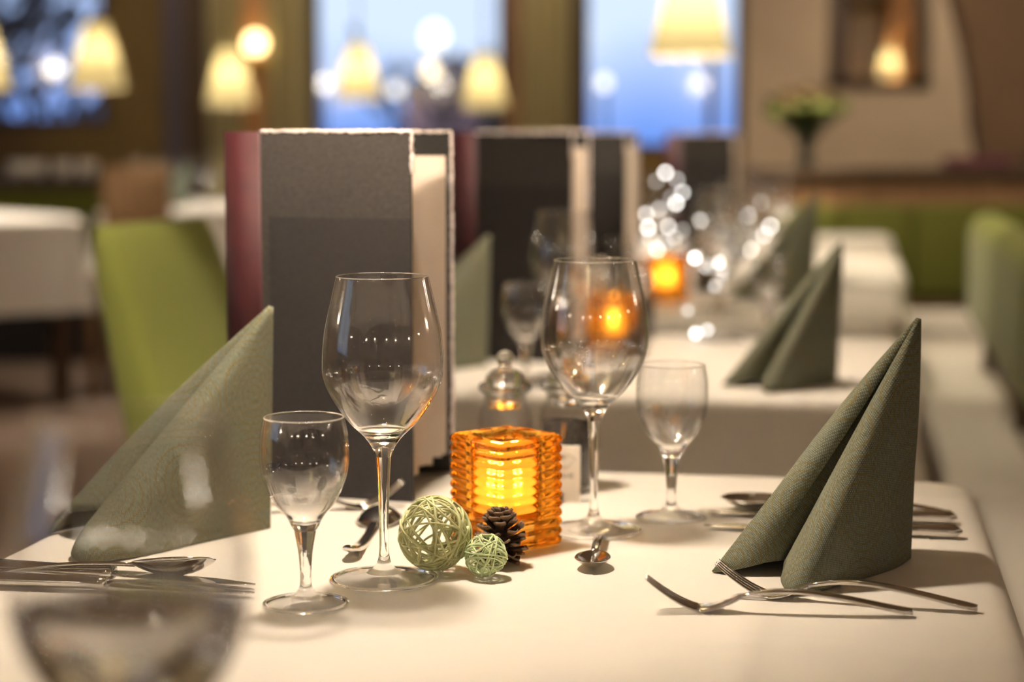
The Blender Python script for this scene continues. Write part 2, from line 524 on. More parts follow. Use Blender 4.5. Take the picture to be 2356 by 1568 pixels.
b.box(X0 - 0.07, X0 - 0.02, -0.6, 1.6, 0.9, 0.95); b.box(X0 - 0.07, X0 - 0.02, -0.6, 1.6, 2.25, 2.3)
wl = struct(b.build('window_4', M['wood_dark']))
box('pane', X0 - 0.047, X0 - 0.043, -0.6, 1.6, 0.9, 2.3, M['thin'], wl)
# wood linings of the far wall
struct(box('trim_1', -2.05, -1.95, Y1 - 0.10, Y1, 0, ZC, M['violet']))
struct(box('trim_2', -1.95, -1.78, Y1 - 0.06, Y1, 0, ZC, M['wood_dark']))
struct(box('trim_3', -1.60, -1.44, Y1 - 0.04, Y1, 0, ZC, M['wood_orange']))
struct(box('trim_4', -0.03, 0.06, Y1 - 0.10, Y1, 0, ZC, M['wood_warm']))
struct(box('trim_5', 0.34, 0.41, Y1 - 0.05, Y1, 0, ZC, M['wood_dark']))

# arch of the passage on the right
def arch():
    R, cx, y0, y1 = 1.70, 0.08, 7.35, 7.50
    pts = [(1.80, 0.0), (1.80, 1.0)]
    for k in range(1, 25):
        a = k / 24 * math.radians(78)
        pts.append((cx + R * math.cos(a), 1.0 + R * math.sin(a)))
    pts += [(pts[-1][0], ZC), (X1, ZC), (X1, 0)]
    n = len(pts)
    v = [(x, y0, z) for x, z in pts] + [(x, y1, z) for x, z in pts]
    f = [tuple(range(n)), tuple(range(2 * n - 1, n - 1, -1))] + [(i, i + n, (i + 1) % n + n, (i + 1) % n) for i in range(n)]
    return struct(mesh('wall_arch', v, f, M['plaster_brown'], None, False))
arch()

# inner window with a dark frame looking into the next room
b = MB(); y0, y1 = Y1 - 0.05, Y1 + 0.02
b.box(1.88, 1.96, y0, y1, 1.33, 2.2); b.box(2.40, 2.48, y0, y1, 1.33, 2.2)
b.box(1.88, 2.48, y0, y1, 1.33, 1.39); b.box(1.88, 2.48, y0, y1, 2.14, 2.2)
iw = struct(b.build('window_5', M['wood_dark']))
box('pane', 1.94, 2.42, Y1 - 0.012, Y1 - 0.008, 1.36, 2.18, M['thin'], iw)
b = MB()
b.box(1.93, 2.43, Y1 + 1.0, Y1 + 1.05, 1.2, ZC); b.box(1.88, 1.93, Y1 + T, Y1 + 1.05, 1.2, ZC)
b.box(2.75, 2.80, Y1 + T, Y1 + 1.05, 1.2, ZC); b.box(1.88, 2.80, Y1 + T, Y1 + 1.05, 1.15, 1.2)
b.box(1.88, 2.80, Y1 + T, Y1 + 1.05, ZC, ZC + .05); b.box(2.43, 2.80, Y1 + 1.0, Y1 + 1.05, 1.2, ZC)
struct(b.build('wall_niche', M['plaster']))
struct(box('trim_6', 2.36, 2.62, Y1 + 0.55, Y1 + 0.95, 1.2, ZC, M['wood_orange']))
struct(box('trim_7', 2.02, 2.14, Y1 + 0.80, Y1 + 0.98, 1.2, ZC, M['violet']))

# ------------------------------------------------------------------ curtains
def curtain(x0, x1, label):
    n = 60; z0, z1 = 0.05, 2.5
    v = []; f = []
    for i in range(n + 1):
        t = i / n; x = x0 + (x1 - x0) * t
        y = Y1 - 0.12 + 0.035 * math.sin(t * (x1 - x0) / 0.075 * 2 * PI) + 0.01 * math.sin(t * 17)
        for z in (z0, 0.9, 1.7, z1): v.append((x, y, z))
    for i in range(n):
        for k in range(3): f.append((i * 4 + k, (i + 1) * 4 + k, (i + 1) * 4 + k + 1, i * 4 + k + 1))
    o = mesh('curtain', v, f, M['curtain'])
    s = o.modifiers.new('s', 'SOLIDIFY'); s.thickness = 0.004
    return tag(o, label, 'curtain', 'olive gold curtains at the far windows')
curtain(-1.79, -1.60, 'narrow olive gold curtain behind the round wall lamp')
curtain(-1.45, -1.20, 'olive gold curtain at the left edge of the middle window')
curtain(0.06, 0.35, 'olive gold curtain hanging between the two blue windows right of the burgundy menus')

# ------------------------------------------------------------------ lamps
def make_pendant():
    t = thing('pendant_lamp', 'x', 'lamp')
    n = 48; v = []; f = []
    rows = 8
    for i in range(rows + 1):
        q = i / rows; r = 0.11 + (0.045 - 0.11) * q
        for k in range(n):
            a = 2 * PI * k / n
            z = 0.25 * q - (0.008 * abs(math.sin(a * 6)) if i == 0 else 0)
            v.append((r * math.cos(a), r * math.sin(a), z))
    for i in range(rows):
        for k in range(n): f.append((i * n + k, i * n + (k + 1) % n, (i + 1) * n + (k + 1) % n, (i + 1) * n + k))
    mesh('lamp_shade', v, f, M['shade'], t)
    m = MB(); m.tube([(0, 0, 0.20), (0, 0, 1.5)], 0.004, 8); m.build('cord', M['cord'], t)
    lathe('bulb', [(0, 0.152), (0.008, 0.154), (0.013, 0.163), (0.013, 0.172), (0.008, 0.188), (0.007, 0.194), (0, 0.194)], M['bulb'], t, 16)
    lathe('socket', [(0, 0.194), (0.013, 0.194), (0.013, 0.225), (0, 0.225)], M['brass'], t, 16)
    return t
pend = make_pendant()
lamp_data = bpy.data.lights.new('lamp_light', 'POINT')
lamp_data.energy = LAMP_W
lamp_data.color = LAMP_COL
lamp_data.shadow_soft_size = 0.036
PEND = [
    ((-1.60, 7.45, 1.240), 'lit cream cone lamp in front of the dark blue left window'),
    ((-1.263, 8.64, 1.196), 'lit cream cone lamp just below the round wall lamp'),
    ((-0.713, 8.96, 1.227), 'lit cream cone lamp at the left of the middle blue window'),
    ((-0.130, 9.13, 1.189), 'lit cream cone lamp at the right of the middle blue window'),
    ((0.47, 5.09, 1.268), 'largest lit cone lamp, cut by the top of the photo'),
    ((-2.05, 7.45, 1.240), 'cone lamp cut off by the left edge of the photo'),
    ((-0.12, 1.52, 1.27), 'cone lamp hanging above the near laid table'),
    ((0.19, 2.62, 1.36), 'cone lamp hanging above the second laid table'),
    ((-0.42, 0.30, 1.45), 'cone lamp hanging above the table nearest the viewer'),
    ((-1.15, 2.10, 1.45), 'added cone lamp out of view beside the lime green chair'),  # added out of view for brightness
    ((2.35, 12.02, 1.42), 'small lit cone lamp seen inside the dark framed inner window'),
    ((0.66, 6.5, 1.75), 'added cone lamp out of view high above the far end of the row'),  # this lamp and the next two are added out of view for brightness
    ((1.5, 8.6, 1.85), 'added cone lamp out of view high before the beige wall'),
    ((-2.6, 3.9, 1.75), 'added cone lamp out of view high over the left aisle'),
]
for i, (p, lab) in enumerate(PEND):
    if i == 0:
        o = pend; o.location = p; o['label'] = lab; o['group'] = 'cream cone pendant lamps'
    else:
        o = dup(pend, p, label=lab, group='cream cone pendant lamps')
    l = bpy.data.objects.new('lamp_light', lamp_data); C.objects.link(l); l.parent = o; l.location = (0, 0, 0.125)
    if i == 10:
        o.scale = (0.7, 0.7, 0.7)
        l.data = lamp_data.copy(); l.data.energy = 4

# ceiling spots added out of view to brighten the room
def make_added_spot():
    t = thing('added_ceiling_spot', 'x', 'lamp')
    lathe('added_spot_ring', [(0.03, 0.0), (0.055, -0.004), (0.058, 0.0), (0.03, 0.0)], M['steel'], t, 24)
    lathe('lens', [(0, -0.001), (0.03, -0.001), (0.03, 0.0), (0, 0.0)], M['bulb'], t, 20)
    return t
SPOTS = [((-0.35, 1.5), 230, (-0.57, 2.87, 0.70)), ((0.5, 3.3), 50, (1.15, 4.8, 0.65)), ((0.3, 4.3), 40, (0.3, 4.4, 0.74)), ((0.9, 5.6), 60, (0.7, 5.8, 0.74)),
         ((1.9, 9.6), 95, (2.0, 11.5, 1.3)), ((2.9, 9.8), 70, (2.9, 11.5, 1.3)), ((-1.4, 9.9), 70, (-1.4, 11.5, 1.3)), ((0.2, 9.9), 70, (0.2, 11.5, 1.3)),
         ((2.4, 5.2), 90, (2.4, 7.3, 1.0)), ((1.2, 5.9), 70, (1.3, 7.1, 0.8)), ((-2.4, 5.6), 25, (-2.2, 6.9, 0.6)), ((-1.3, 7.0), 50, (-1.4, 8.4, 0.74)),
         ((0.35, 2.6), 15, (0.3, 2.9, 0.74)), ((0.1, 3.6), 170, (1.22, 4.6, 0.74))]
spot0 = make_added_spot()
for i, (xy, en, aim) in enumerate(SPOTS):
    o = spot0 if i == 0 else dup(spot0, (0, 0, 0))
    o.location = (*xy, ZC - 0.0005)
    tag(o, 'added ceiling spot out of view, brightening the dining room', 'lamp', 'added ceiling spots out of view')
    ld = bpy.data.lights.new('spot_light', 'SPOT'); ld.energy = en; ld.color = (1.0, 0.86, 0.66); ld.shadow_soft_size = 0.045
    ld.spot_size = math.radians(12 if i == 0 else 24 if i == len(SPOTS) - 1 else 75); ld.spot_blend = 0.15 if i == 0 else 0.5
    l = bpy.data.objects.new('spot_light', ld); C.objects.link(l); l.parent = o; l.location = (0, 0, -0.03)
    l.rotation_euler = (Vector(aim) - Vector((*xy, ZC))).to_track_quat('-Z', 'Y').to_euler()

t = thing('wall_lamp', 'round glowing wall lamp on orange wood beside the curtain', 'lamp', (-1.505, Y1 - 0.16, 1.59))
lathe('globe', [(0.062 * math.sin(PI * k / 16), -0.062 * math.cos(PI * k / 16)) for k in range(17)], M['globe'], t, 24)
m = MB(); m.tube([(0, 0.0, -0.08), (0, 0.06, -0.13), (0, 0.12, -0.13)], 0.012, 8); m.build('bracket', M['brass'], t)
lathe('back_plate', [(0, 0), (0.05, 0), (0.05, 0.02), (0, 0.02)], M['brass'], t, 20).matrix_local = Matrix.Translation((0, 0.10, -0.13)) @ Matrix.Rotation(-PI / 2, 4, 'X')

M['globe_glint'] = emit('added_globe', (1.0, 0.9, 0.75), 90)  # for the small wall lamps, added out of view to make glints in the glasses
def added_wall_lamp():
    r = thing('wall_lamp', 'x', 'lamp')
    lathe('globe', [(0.055 * math.sin(PI * k / 8), -0.055 * math.cos(PI * k / 8)) for k in range(9)], M['globe_glint'], r, 12)
    mm = MB(); mm.tube([(0, 0.0, -0.05), (0, 0.05, -0.12), (0, 0.10, -0.12)], 0.010, 6); mm.build('bracket', M['brass'], r)
    return r
wl0 = None
for x, y, z_, rz, lab in [(-2.6, Y0 + .1, 1.75, PI, 'a'), (-1.0, Y0 + .1, 1.75, PI, 'a'), (0.9, Y0 + .1, 1.75, PI, 'a'), (2.6, Y0 + .1, 1.75, PI, 'a'),
                          (X1 - .1, -1.6, 1.7, -PI / 2, 'b'), (X1 - .1, 0.6, 1.7, -PI / 2, 'b'), (X1 - .1, 2.8, 1.7, -PI / 2, 'b'), (X1 - .1, 5.0, 1.7, -PI / 2, 'b'),
                          (X0 + .1, -1.2, 1.7, PI / 2, 'c'), (X0 + .1, 2.2, 1.7, PI / 2, 'c'), (X0 + .1, 4.2, 1.7, PI / 2, 'c'), (X0 + .1, 6.4, 1.7, PI / 2, 'c')]:
    o = added_wall_lamp() if wl0 is None else dup(wl0, (0, 0, 0))
    wl0 = wl0 or o
    o.location = (x, y, z_); o.rotation_euler = (0, 0, rz)
    tag(o, {'a': 'added wall lamp behind the viewer, for glints in the glasses', 'b': 'added wall lamp on the right side wall, for glints in the glasses', 'c': 'added wall lamp on the left side wall, for glints in the glasses'}[lab], 'lamp', {'a': 'added wall lamps behind the viewer', 'b': 'added wall lamps on the right wall', 'c': 'added wall lamps on the left wall'}[lab])

# ------------------------------------------------------------------ tables and cloths
def make_table(u0, u1, v0, v1, label, top=TH - 0.003, mat='wood_warm'):
    t = thing('dining_table', label, 'table', (0, 0, 0), -A10, 'dining tables in the row')
    box('tabletop', u0, u1, v0, v1, TH - 0.033, top, M[mat], t, 0.004)
    for (u, v) in ((u0 + .05, v0 + .05), (u1 - .05, v0 + .05), (u0 + .05, v1 - .05), (u1 - .05, v1 - .05)):
        box('leg', u - .028, u + .028, v - .028, v + .028, 0, TH - 0.033, M['wood_dark'], t, 0.004)
    return t

def make_cloth(u0, u1, v0, v1, drop, label, mat=None, seed=1, group='cream tablecloths', rz=-A10, name='tablecloth'):
    rnd = random.Random(seed)
    rc = 0.035; N_ = 40
    per = []   # (pos, normal, corner weight)
    cs = [((u1 - rc, v1 - rc), 0), ((u0 + rc, v1 - rc), 90), ((u0 + rc, v0 + rc), 180), ((u1 - rc, v0 + rc), 270)]
    for ci, (c, a0) in enumerate(cs):
        for k in range(13):
            a = math.radians(a0 + 90 * k / 12)
            per.append((Vector((c[0] + rc * math.cos(a), c[1] + rc * math.sin(a))), Vector((math.cos(a), math.sin(a))), math.sin(PI * k / 12)))
        nx = cs[(ci + 1) % 4]
        a = math.radians(a0 + 90)
        p0 = Vector((c[0] + rc * math.cos(a), c[1] + rc * math.sin(a))); p1 = Vector((nx[0][0] + rc * math.cos(a), nx[0][1] + rc * math.sin(a)))
        for k in range(1, N_):
            per.append((p0.lerp(p1, k / N_), Vector((math.cos(a), math.sin(a))), 0))
    n = len(per); ph = [rnd.uniform(0, 6.28) for _ in range(4)]
    er = 0.022
    rings = [(None, k / 10) for k in range(1, 10)] + [(-0.02, 0)]
    cen = Vector(((u0 + u1) / 2, (v0 + v1) / 2))
    for k in range(7):
        a = k / 6 * PI / 2
        rings.append((-0.006 + er * math.sin(a), -er * (1 - math.cos(a))))
    for k in range(1, 9):
        rings.append((0.010, -er - (drop - er) * k / 8))
    v = []; s = 0
    for off, dz in rings:
        if off is None:
            v += [(*cen.lerp(p - nn * 0.02, dz), TH) for p, nn, cw in per]
            continue
        d = max(0, -dz - er) / max(drop - er, 1e-6); s = 0; prev = None
        for p, nn, cw in per:
            if prev is not None: s += (p - prev).length
            prev = p
            wv = 0.012 * math.sin(s * 21 + ph[0]) + 0.008 * math.sin(s * 43 + ph[1])
            fl = off + d * (0.012 + wv) + cw * d * 0.05
            q = p + nn * fl
            v.append((q.x, q.y, TH + dz))
    f = [tuple(range(n))]
    for i in range(len(rings) - 1):
        for k in range(n):
            f.append((i * n + k, (i + 1) * n + k, (i + 1) * n + (k + 1) % n, i * n + (k + 1) % n))
    o = mesh(name, v, f, mat or M['cloth'])
    o.rotation_euler = (0, 0, rz)
    return tag(o, label, 'tablecloth', group)

TABS = [(-0.627, 0.105, 0.985, 1.79), (-0.627, 0.075, 2.35, 3.06), (-0.627, 0.085, 3.35, 4.08), (-0.627, 0.118, 4.42, 5.15), (-0.627, 0.118, 5.5, 6.25), (-0.627, 0.118, -0.05, 0.80)]
TN = ['near', 'second', 'third', 'fourth', 'fifth and last', 'closest']
for i, (a, b_, c, d) in enumerate(TABS):
    where = ['under the near cream cloth with the ribbed amber candle', 'under the second cream cloth of the row', 'under the third cloth of the row', 'under the fourth cloth of the row', 'under the farthest cloth of the row', 'under the viewer, below the blurred foreground glass'][i]
    make_table(a, b_, c, d, ('bare dark wooden dining table ' if i == 5 else 'wooden dining table ') + where, *((TH, 'wood_dark') if i == 5 else ()))
    lab = ['cream tablecloth of the near table carrying the ribbed amber candle', 'cream tablecloth of the second table, its front hanging behind the amber candle', 'cream tablecloth of the third table in the row', 'cream tablecloth of the fourth table in the row', 'cream tablecloth of the farthest table in the row', 'cream tablecloth under the blurred foreground glass'][i]
    if i < 5: make_cloth(a, b_, c, d, 0.27, lab, seed=i + 3)

# ------------------------------------------------------------------ stemware
def glass_parts(t, outer, wall, zsplit, rim_r, foot, stem, inner_bottom):
    """outer: bowl profile bottom->rim (r,z) dense; lower part refracts, thin wall above."""
    inner = []
    for (r, z) in reversed(outer):
        if z > inner_bottom + 0.002:
            inner.append((max(r - wall(z), 0.0005), z))
    inner.append((0, inner_bottom))
    rim = [(outer[-1][0] - wall(outer[-1][1]) / 2 + wall(outer[-1][1]) / 2 * math.cos(a), outer[-1][1] + wall(outer[-1][1]) / 2 * math.sin(a)) for a in (0.6, 1.2, 1.57, 2.0, 2.6)]
    prof = outer + rim + inner
    def fm(i):
        z = 0.5 * (prof[i][1] + prof[i + 1][1])
        return 1 if i >= len(outer) - 1 and i <= len(outer) + len(rim) - 1 else 0
    lathe('bowl', prof, [zsplit, M['glass']], t, 72, fm)
    lathe('stem', stem, M['glass'], t, 40)
    rs = foot[-1][0] * 2.1
    lathe('foot', foot, [M['thin'], M['glass']], t, 72, lambda i: 1 if (max(foot[i][0], foot[i + 1][0]) <= rs and i > 2) or min(foot[i][0], foot[i + 1][0]) > foot[1][0] - 0.0002 else 0)

def sp2(pts, sub=5):
    return [(max(p[0], 0), p[1]) for p in spline([(r, z, 0) for r, z in pts], sub)]

def make_wine():
    t = thing('wine_glass', 'x', 'glass')
    ob = sp2([(0.0056, 0.0905), (0.0090, 0.0984), (0.0149, 0.1060), (0.0252, 0.1160), (0.0363, 0.1320), (0.0425, 0.1467), (0.0436, 0.1592), (0.0422, 0.1770), (0.0402, 0.1882), (0.0366, 0.2040), (0.0331, 0.2196)])
    st = sp2([(0.0069, 0.0105), (0.0046, 0.0150), (0.0034, 0.0236), (0.0034, 0.040), (0.0039, 0.057), (0.0046, 0.076), (0.0056, 0.0905)])
    ft = [(0, 0.0004), (0.036, 0.0004), (0.0388, 0.0010), (0.0394, 0.0018), (0.0388, 0.0025)] + sp2([(0.036, 0.0028), (0.025, 0.0035), (0.0145, 0.0055), (0.0095, 0.0080), (0.0069, 0.0105)], 4)
    glass_parts(t, ob, lambda z: 0.0011 + max(0, 0.135 - z) * 0.06, M['wine_bowl'], 0.0331, ft, st, 0.1065)
    return t

def make_small():
    t = thing('water_goblet', 'x', 'glass')
    ob = sp2([(0.0077, 0.0525), (0.0098, 0.0560), (0.0132, 0.0625), (0.0207, 0.0714), (0.0277, 0.0870), (0.0300, 0.0980), (0.0303, 0.1058), (0.0296, 0.1177), (0.0274, 0.1296)])
    st = sp2([(0.0058, 0.0105), (0.0042, 0.0140), (0.0038, 0.0212), (0.0044, 0.031), (0.0053, 0.0399), (0.0077, 0.0525)])
    ft = [(0, 0.0004), (0.027, 0.0004), (0.0292, 0.0010), (0.0297, 0.0018), (0.0292, 0.0026)] + sp2([(0.027, 0.0029), (0.019, 0.0038), (0.0105, 0.0062), (0.0058, 0.0105)], 4)
    glass_parts(t, ob, lambda z: 0.0014 + max(0, 0.09 - z) * 0.05, M['goblet_bowl'], 0.0274, ft, st, 0.0575)
    return t

wine = make_wine()
small = make_small()
WG = 'stemmed wine glasses on the tables'
SG = 'small stemmed water goblets on the tables'
wine.location = (-0.0922, 1.3538, TH)
tag(wine, 'sharp empty wine glass standing left of the green cane balls', 'glass', WG)
small.location = (-0.1407, 1.2795, TH)
tag(small, 'small clear goblet with mirrored blue print, left of the sharp wine glass', 'glass', SG)
for p, lab in [
    ((0.0663, 1.5256), 'empty wine glass standing right of the amber candle'),
    ((0.0676, 2.50), 'blurred wine glass before the second menu'),
    ((0.325, 2.96), 'blurred wine glass at the far edge of the second table'),
    ((0.375, 3.50), 'blurred wine glass on the third table, right before its candle'),
    ((0.46, 3.95), 'blurred wine glass on the third table at its far edge'),
    ((0.36, 4.62), 'blurred wine glass on the fourth table, left one'),
    ((0.67, 4.80), 'blurred wine glass on the fourth table, right one'),
    ((0.52, 5.75), 'blurred wine glass on the farthest table, left one'),
    ((0.78, 6.0), 'blurred wine glass on the farthest table, right one'),
    ((-0.137, 0.673), 'very blurred filled wine glass rising in the bottom left foreground'),
]:
    fg = dup(wine, (p[0], p[1], TH), label=lab, group=WG)
wpr = [(0, 0.1072)] + [(r - 0.0013 - max(0, 0.135 - z_) * 0.06, z_) for r, z_ in sp2([(0.0149, 0.1060), (0.0252, 0.1160), (0.0363, 0.1320), (0.0425, 0.1467), (0.0436, 0.1592), (0.0422, 0.1770), ]) if 0.1085 < z_ < 0.1500] + [(0.02, 0.1502), (0, 0.1502)]
lathe('water', wpr, M['water'], fg, 64)
for p, lab in [
    ((0.1333, 1.5768), 'small empty goblet standing right of the right wine glass'),
    ((0.018, 2.43), 'blurred small goblet before the dark second menu'),
    ((0.40, 2.99), 'blurred small goblet on the second table beside its napkin'),
    ((0.20, 3.50), 'blurred small goblet on the third table, left one'),
    ((0.57, 3.85), 'blurred small goblet on the third table, right one'),
    ((0.30, 4.52), 'blurred small goblet on the fourth table, left one'),
    ((0.64, 5.0), 'blurred small goblet on the fourth table, right one'),
    ((0.66, 6.15), 'blurred small goblet on the farthest table'),
]:
    dup(small, (p[0], p[1], TH), label=lab, group=SG)

# blue print on the back of the left goblet
def curved_text(txt, size, radius_at, ang0, z0, name, mat, parent):
    cu = bpy.data.curves.new('txt', 'FONT'); cu.body = txt; cu.size = size
    to = bpy.data.objects.new('txt', cu); C.objects.link(to)
    bpy.context.view_layer.update()
    me = bpy.data.meshes.new_from_object(to.evaluated_get(bpy.context.evaluated_depsgraph_get()))
    bpy.data.objects.remove(to)
    vs = []
    for vv in me.vertices:
        z = z0 + vv.co.y; r = radius_at(z) + 0.0002; a = ang0 + vv.co.x / r
        vs.append((r * math.cos(a), r * math.sin(a), z))
    return mesh(name, vs, [tuple(p.vertices) for p in me.polygons], mat, parent, False)
def r_small(z):
    pr = [(0.0277, 0.0870), (0.0300, 0.0980), (0.0303, 0.1058), (0.0296, 0.1177)]
    for (r0, z0), (r1, z1) in zip(pr, pr[1:]):
        if z0 <= z <= z1: return r0 + (r1 - r0) * (z - z0) / (z1 - z0)
    return 0.0277
curved_text('SIER', 0.0092, r_small, math.radians(128), 0.0895, 'printed_lettering', M['blue_ink'], small)
curved_text("'", 0.016, r_small, math.radians(150), 0.0950, 'printed_mark', M['blue_ink'], small)

# ------------------------------------------------------------------ cutlery (x runs from the tip to the handle end)
def handle_secs(x0, L, w0, w1, t0, t1, zn, zp, ze):
    out = []
    for k in range(15):
        q = k / 14; x = x0 + (L - x0) * q
        wv = w0 + (w1 - w0) * (q ** 1.3)
        if q > 0.93: wv *= math.sqrt(max(0.0, 1 - ((q - 0.93) / 0.075) ** 2)) * 0.75 + 0.25
        z1, z2 = zp if isinstance(zp, tuple) else (zp, zp * 0.8)
        z = zn * (1 - q) ** 3 + 3 * z1 * q * (1 - q) ** 2 + 3 * z2 * q * q * (1 - q) + ze * q ** 3
        out.append((x, 0, z, wv, t0 + (t1 - t0) * q))
    return out

def make_fork(L=0.178):
    t = thing('fork', 'x', 'fork')
    m = MB(); m.loft(handle_secs(0.062, L, 0.0030, 0.0062, 0.0017, 0.0021, 0.0096, (0.0222, 0.0085), 0.0032)); m.build('handle', M['steel'], t, True)
    m = MB()
    def zc(x):   # head side view: tips up, belly on the table, neck up again
        if x < 0.038: return 0.0016 + 0.021 * ((0.038 - x) / 0.038) ** 1.5
        return 0.0016 + 0.0079 * ((x - 0.038) / 0.025) ** 1.6
    for j in range(4):
        y = -0.0083 + j * 0.00553
        secs = []
        for k in range(13):
            x = 0.0395 * k / 12
            wv = 0.0008 + 0.0009 * min(1, x / 0.012)
            secs.append((x, y * (0.86 + 0.14 * min(1, x / 0.03)), zc(x), wv, 0.0007 + 0.0004 * min(1, x / 0.03)))
        m.loft(secs, 8)
    secs = []
    for k in range(13):
        q = k / 12; x = 0.0355 + 0.0285 * q
        wv = 0.0102 * (1 - q) ** 0.75 + 0.0030
        if q > 0.55: wv = max(0.003, wv)
        secs.append((x, 0, zc(x), min(0.0105, wv), 0.0012 + 0.0005 * q))
    m.loft(secs, 14)
    m.build('tines', M['steel'], t, True)
    return t

def make_knife(L=0.205):
    t = thing('knife', 'x', 'knife')
    m = MB()
    secs = []
    for k in range(17):
        q = k / 16; x = 0.108 + (L - 0.108) * q
        wv = 0.0050 + 0.0030 * q; th = 0.0040 + 0.0012 * q
        if q < 0.08: wv *= 1.25; th *= 1.1
        if q > 0.93: s_ = math.sqrt(max(0.02, 1 - ((q - 0.93) / 0.072) ** 2)); wv *= s_; th *= s_
        secs.append((x, 0, 0.0058, wv, th))
    m.loft(secs, 14, 3.0); m.build('handle', M['steel'], t, True)
    m = MB(); secs = []
    for k in range(15):
        q = k / 14; x = 0.110 * q
        wv = 0.0092 * min(1, (0.03 + q * 3.2)) ** 0.6
        if q > 0.9: wv *= 1 - (q - 0.9) * 4.5
        secs.append((x, 0.0010 * (1 - q), 0.0030 + 0.0025 * q, wv, 0.0006 + 0.0010 * q ** 3))
    m.loft(secs, 12, 2.0); m.build('blade', M['steel'], t, True)
    return t

def make_spoon(L=0.19, w=0.021, lb=0.062, dep=0.010, mat='steel', name='table_spoon', hz=0.015):
    t = thing(name, 'x', 'spoon')
    m = MB(); m.loft(handle_secs(lb - 0.003, L, 0.0030, 0.0064 * L / 0.19 + 0.0008, 0.0016, 0.0018, dep, hz, 0.0028))
    m.build('handle', M[mat], t, True)
    v = []; f = []; nx, ny = 20, 16
    for i in range(nx + 1):
        q = i / nx; x = lb * q
        hw = w * (max(0.0, math.sin(PI * min(1, q * 0.5 + 0.5 * q ** 1.25)))) ** 0.62 if q < 1 else 0
        hw = max(w * math.sqrt(max(0, 1 - ((q - 0.46) / (0.46 if q < 0.46 else 0.54)) ** 2)) ** 1.0, 0.0026 if q > 0.9 else 0.0)
        for j in range(ny + 1):
            s_ = -1 + 2 * j / ny
            rel = (hw / w) ** 1.0
            zc = dep * (1 - rel * rel * (1 - s_ * s_))
            v.append((x, hw * s_, zc + 0.0008))
    for i in range(nx):
        for j in range(ny):
            a = i * (ny + 1) + j
            f.append((a, a + ny + 1, a + ny + 2, a + 1))
    o = mesh('bowl', v, f, M[mat], t)
    s_ = o.modifiers.new('s', 'SOLIDIFY'); s_.thickness = 0.0010; s_.offset = 1
    return t

def place(o, tip, end, z=0.0003, rx=0.0):
    o.location = (tip[0], tip[1], TH + z)
    o.rotation_euler = (rx, 0, math.atan2(end[1] - tip[1], end[0] - tip[0]))
FG, KG = 'steel forks on the tables', 'steel knives on the tables'
fork = make_fork(); place(fork, (0.0903, 1.2690), (0.2645, 1.2487))
tag(fork, 'steel fork lying in front at the right, tines pointing at the glass reflection', 'fork', FG)
f2 = dup(fork, (0, 0, 0), 0, 'steel fork behind the front fork, its tines against the right napkin corner', FG); place(f2, (0.1435, 1.3130), (0.3154, 1.2580))
f3 = dup(fork, (0, 0, 0), 0, 'steel fork at the foot of the near menu, left of the stem', FG); place(f3, (-0.0940, 1.628), (-0.266, 1.582))
f4 = dup(fork, (0, 0, 0), 0, 'steel fork lying close behind the fork at the menu foot', FG); place(f4, (-0.150, 1.648), (-0.322, 1.610))
knife = make_knife(); place(knife, (0.1659, 1.5896), (0.3613, 1.5534))
tag(knife, 'steel knife behind the right napkin, the farther one', 'knife', KG)
k2 = dup(knife, (0, 0, 0), 0, 'steel knife behind the right napkin, the nearer one', KG); place(k2, (0.1565, 1.5325), (0.3502, 1.4971))
k3 = dup(knife, (0, 0, 0), 0, 'steel knife below the left napkin, the farther one', KG); place(k3, (-0.1815, 1.3280), (-0.376, 1.3720))
k4 = dup(knife, (0, 0, 0), 0, 'steel knife below the left napkin, seen through the foreground glass', KG); place(k4, (-0.1787, 1.3030), (-0.372, 1.3330))
spo = make_spoon(); place(spo, (0.178, 1.614), (0.366, 1.585), 0.0006)
tag(spo, 'steel soup spoon behind the right napkin, bowl toward the small goblet', 'spoon', 'steel soup spoons')
s2 = dup(spo, (0, 0, 0), 0, 'steel soup spoon below the left napkin, bowl tip raised', 'steel soup spoons'); place(s2, (-0.2119, 1.345), (-0.385, 1.347), 0.006)
s2.rotation_euler = (0.35, 0.05, s2.rotation_euler[2])
tea = make_spoon(0.125, 0.0135, 0.042, 0.0075, 'steel', 'teaspoon', 0.012); place(tea, (0.0575, 1.372), (0.0715, 1.494))
tag(tea, 'teaspoon below the right wine glass, bowl toward the viewer', 'spoon', 'teaspoons')
tea2 = dup(tea, (0, 0, 0), 0, 'teaspoon left of the sharp wine glass, handle toward the viewer', 'teaspoons'); place(tea2, (-0.1075, 1.592), (-0.1235, 1.398), 0.0150, PI); tea2.scale = (1.45, 1.45, 1.5)

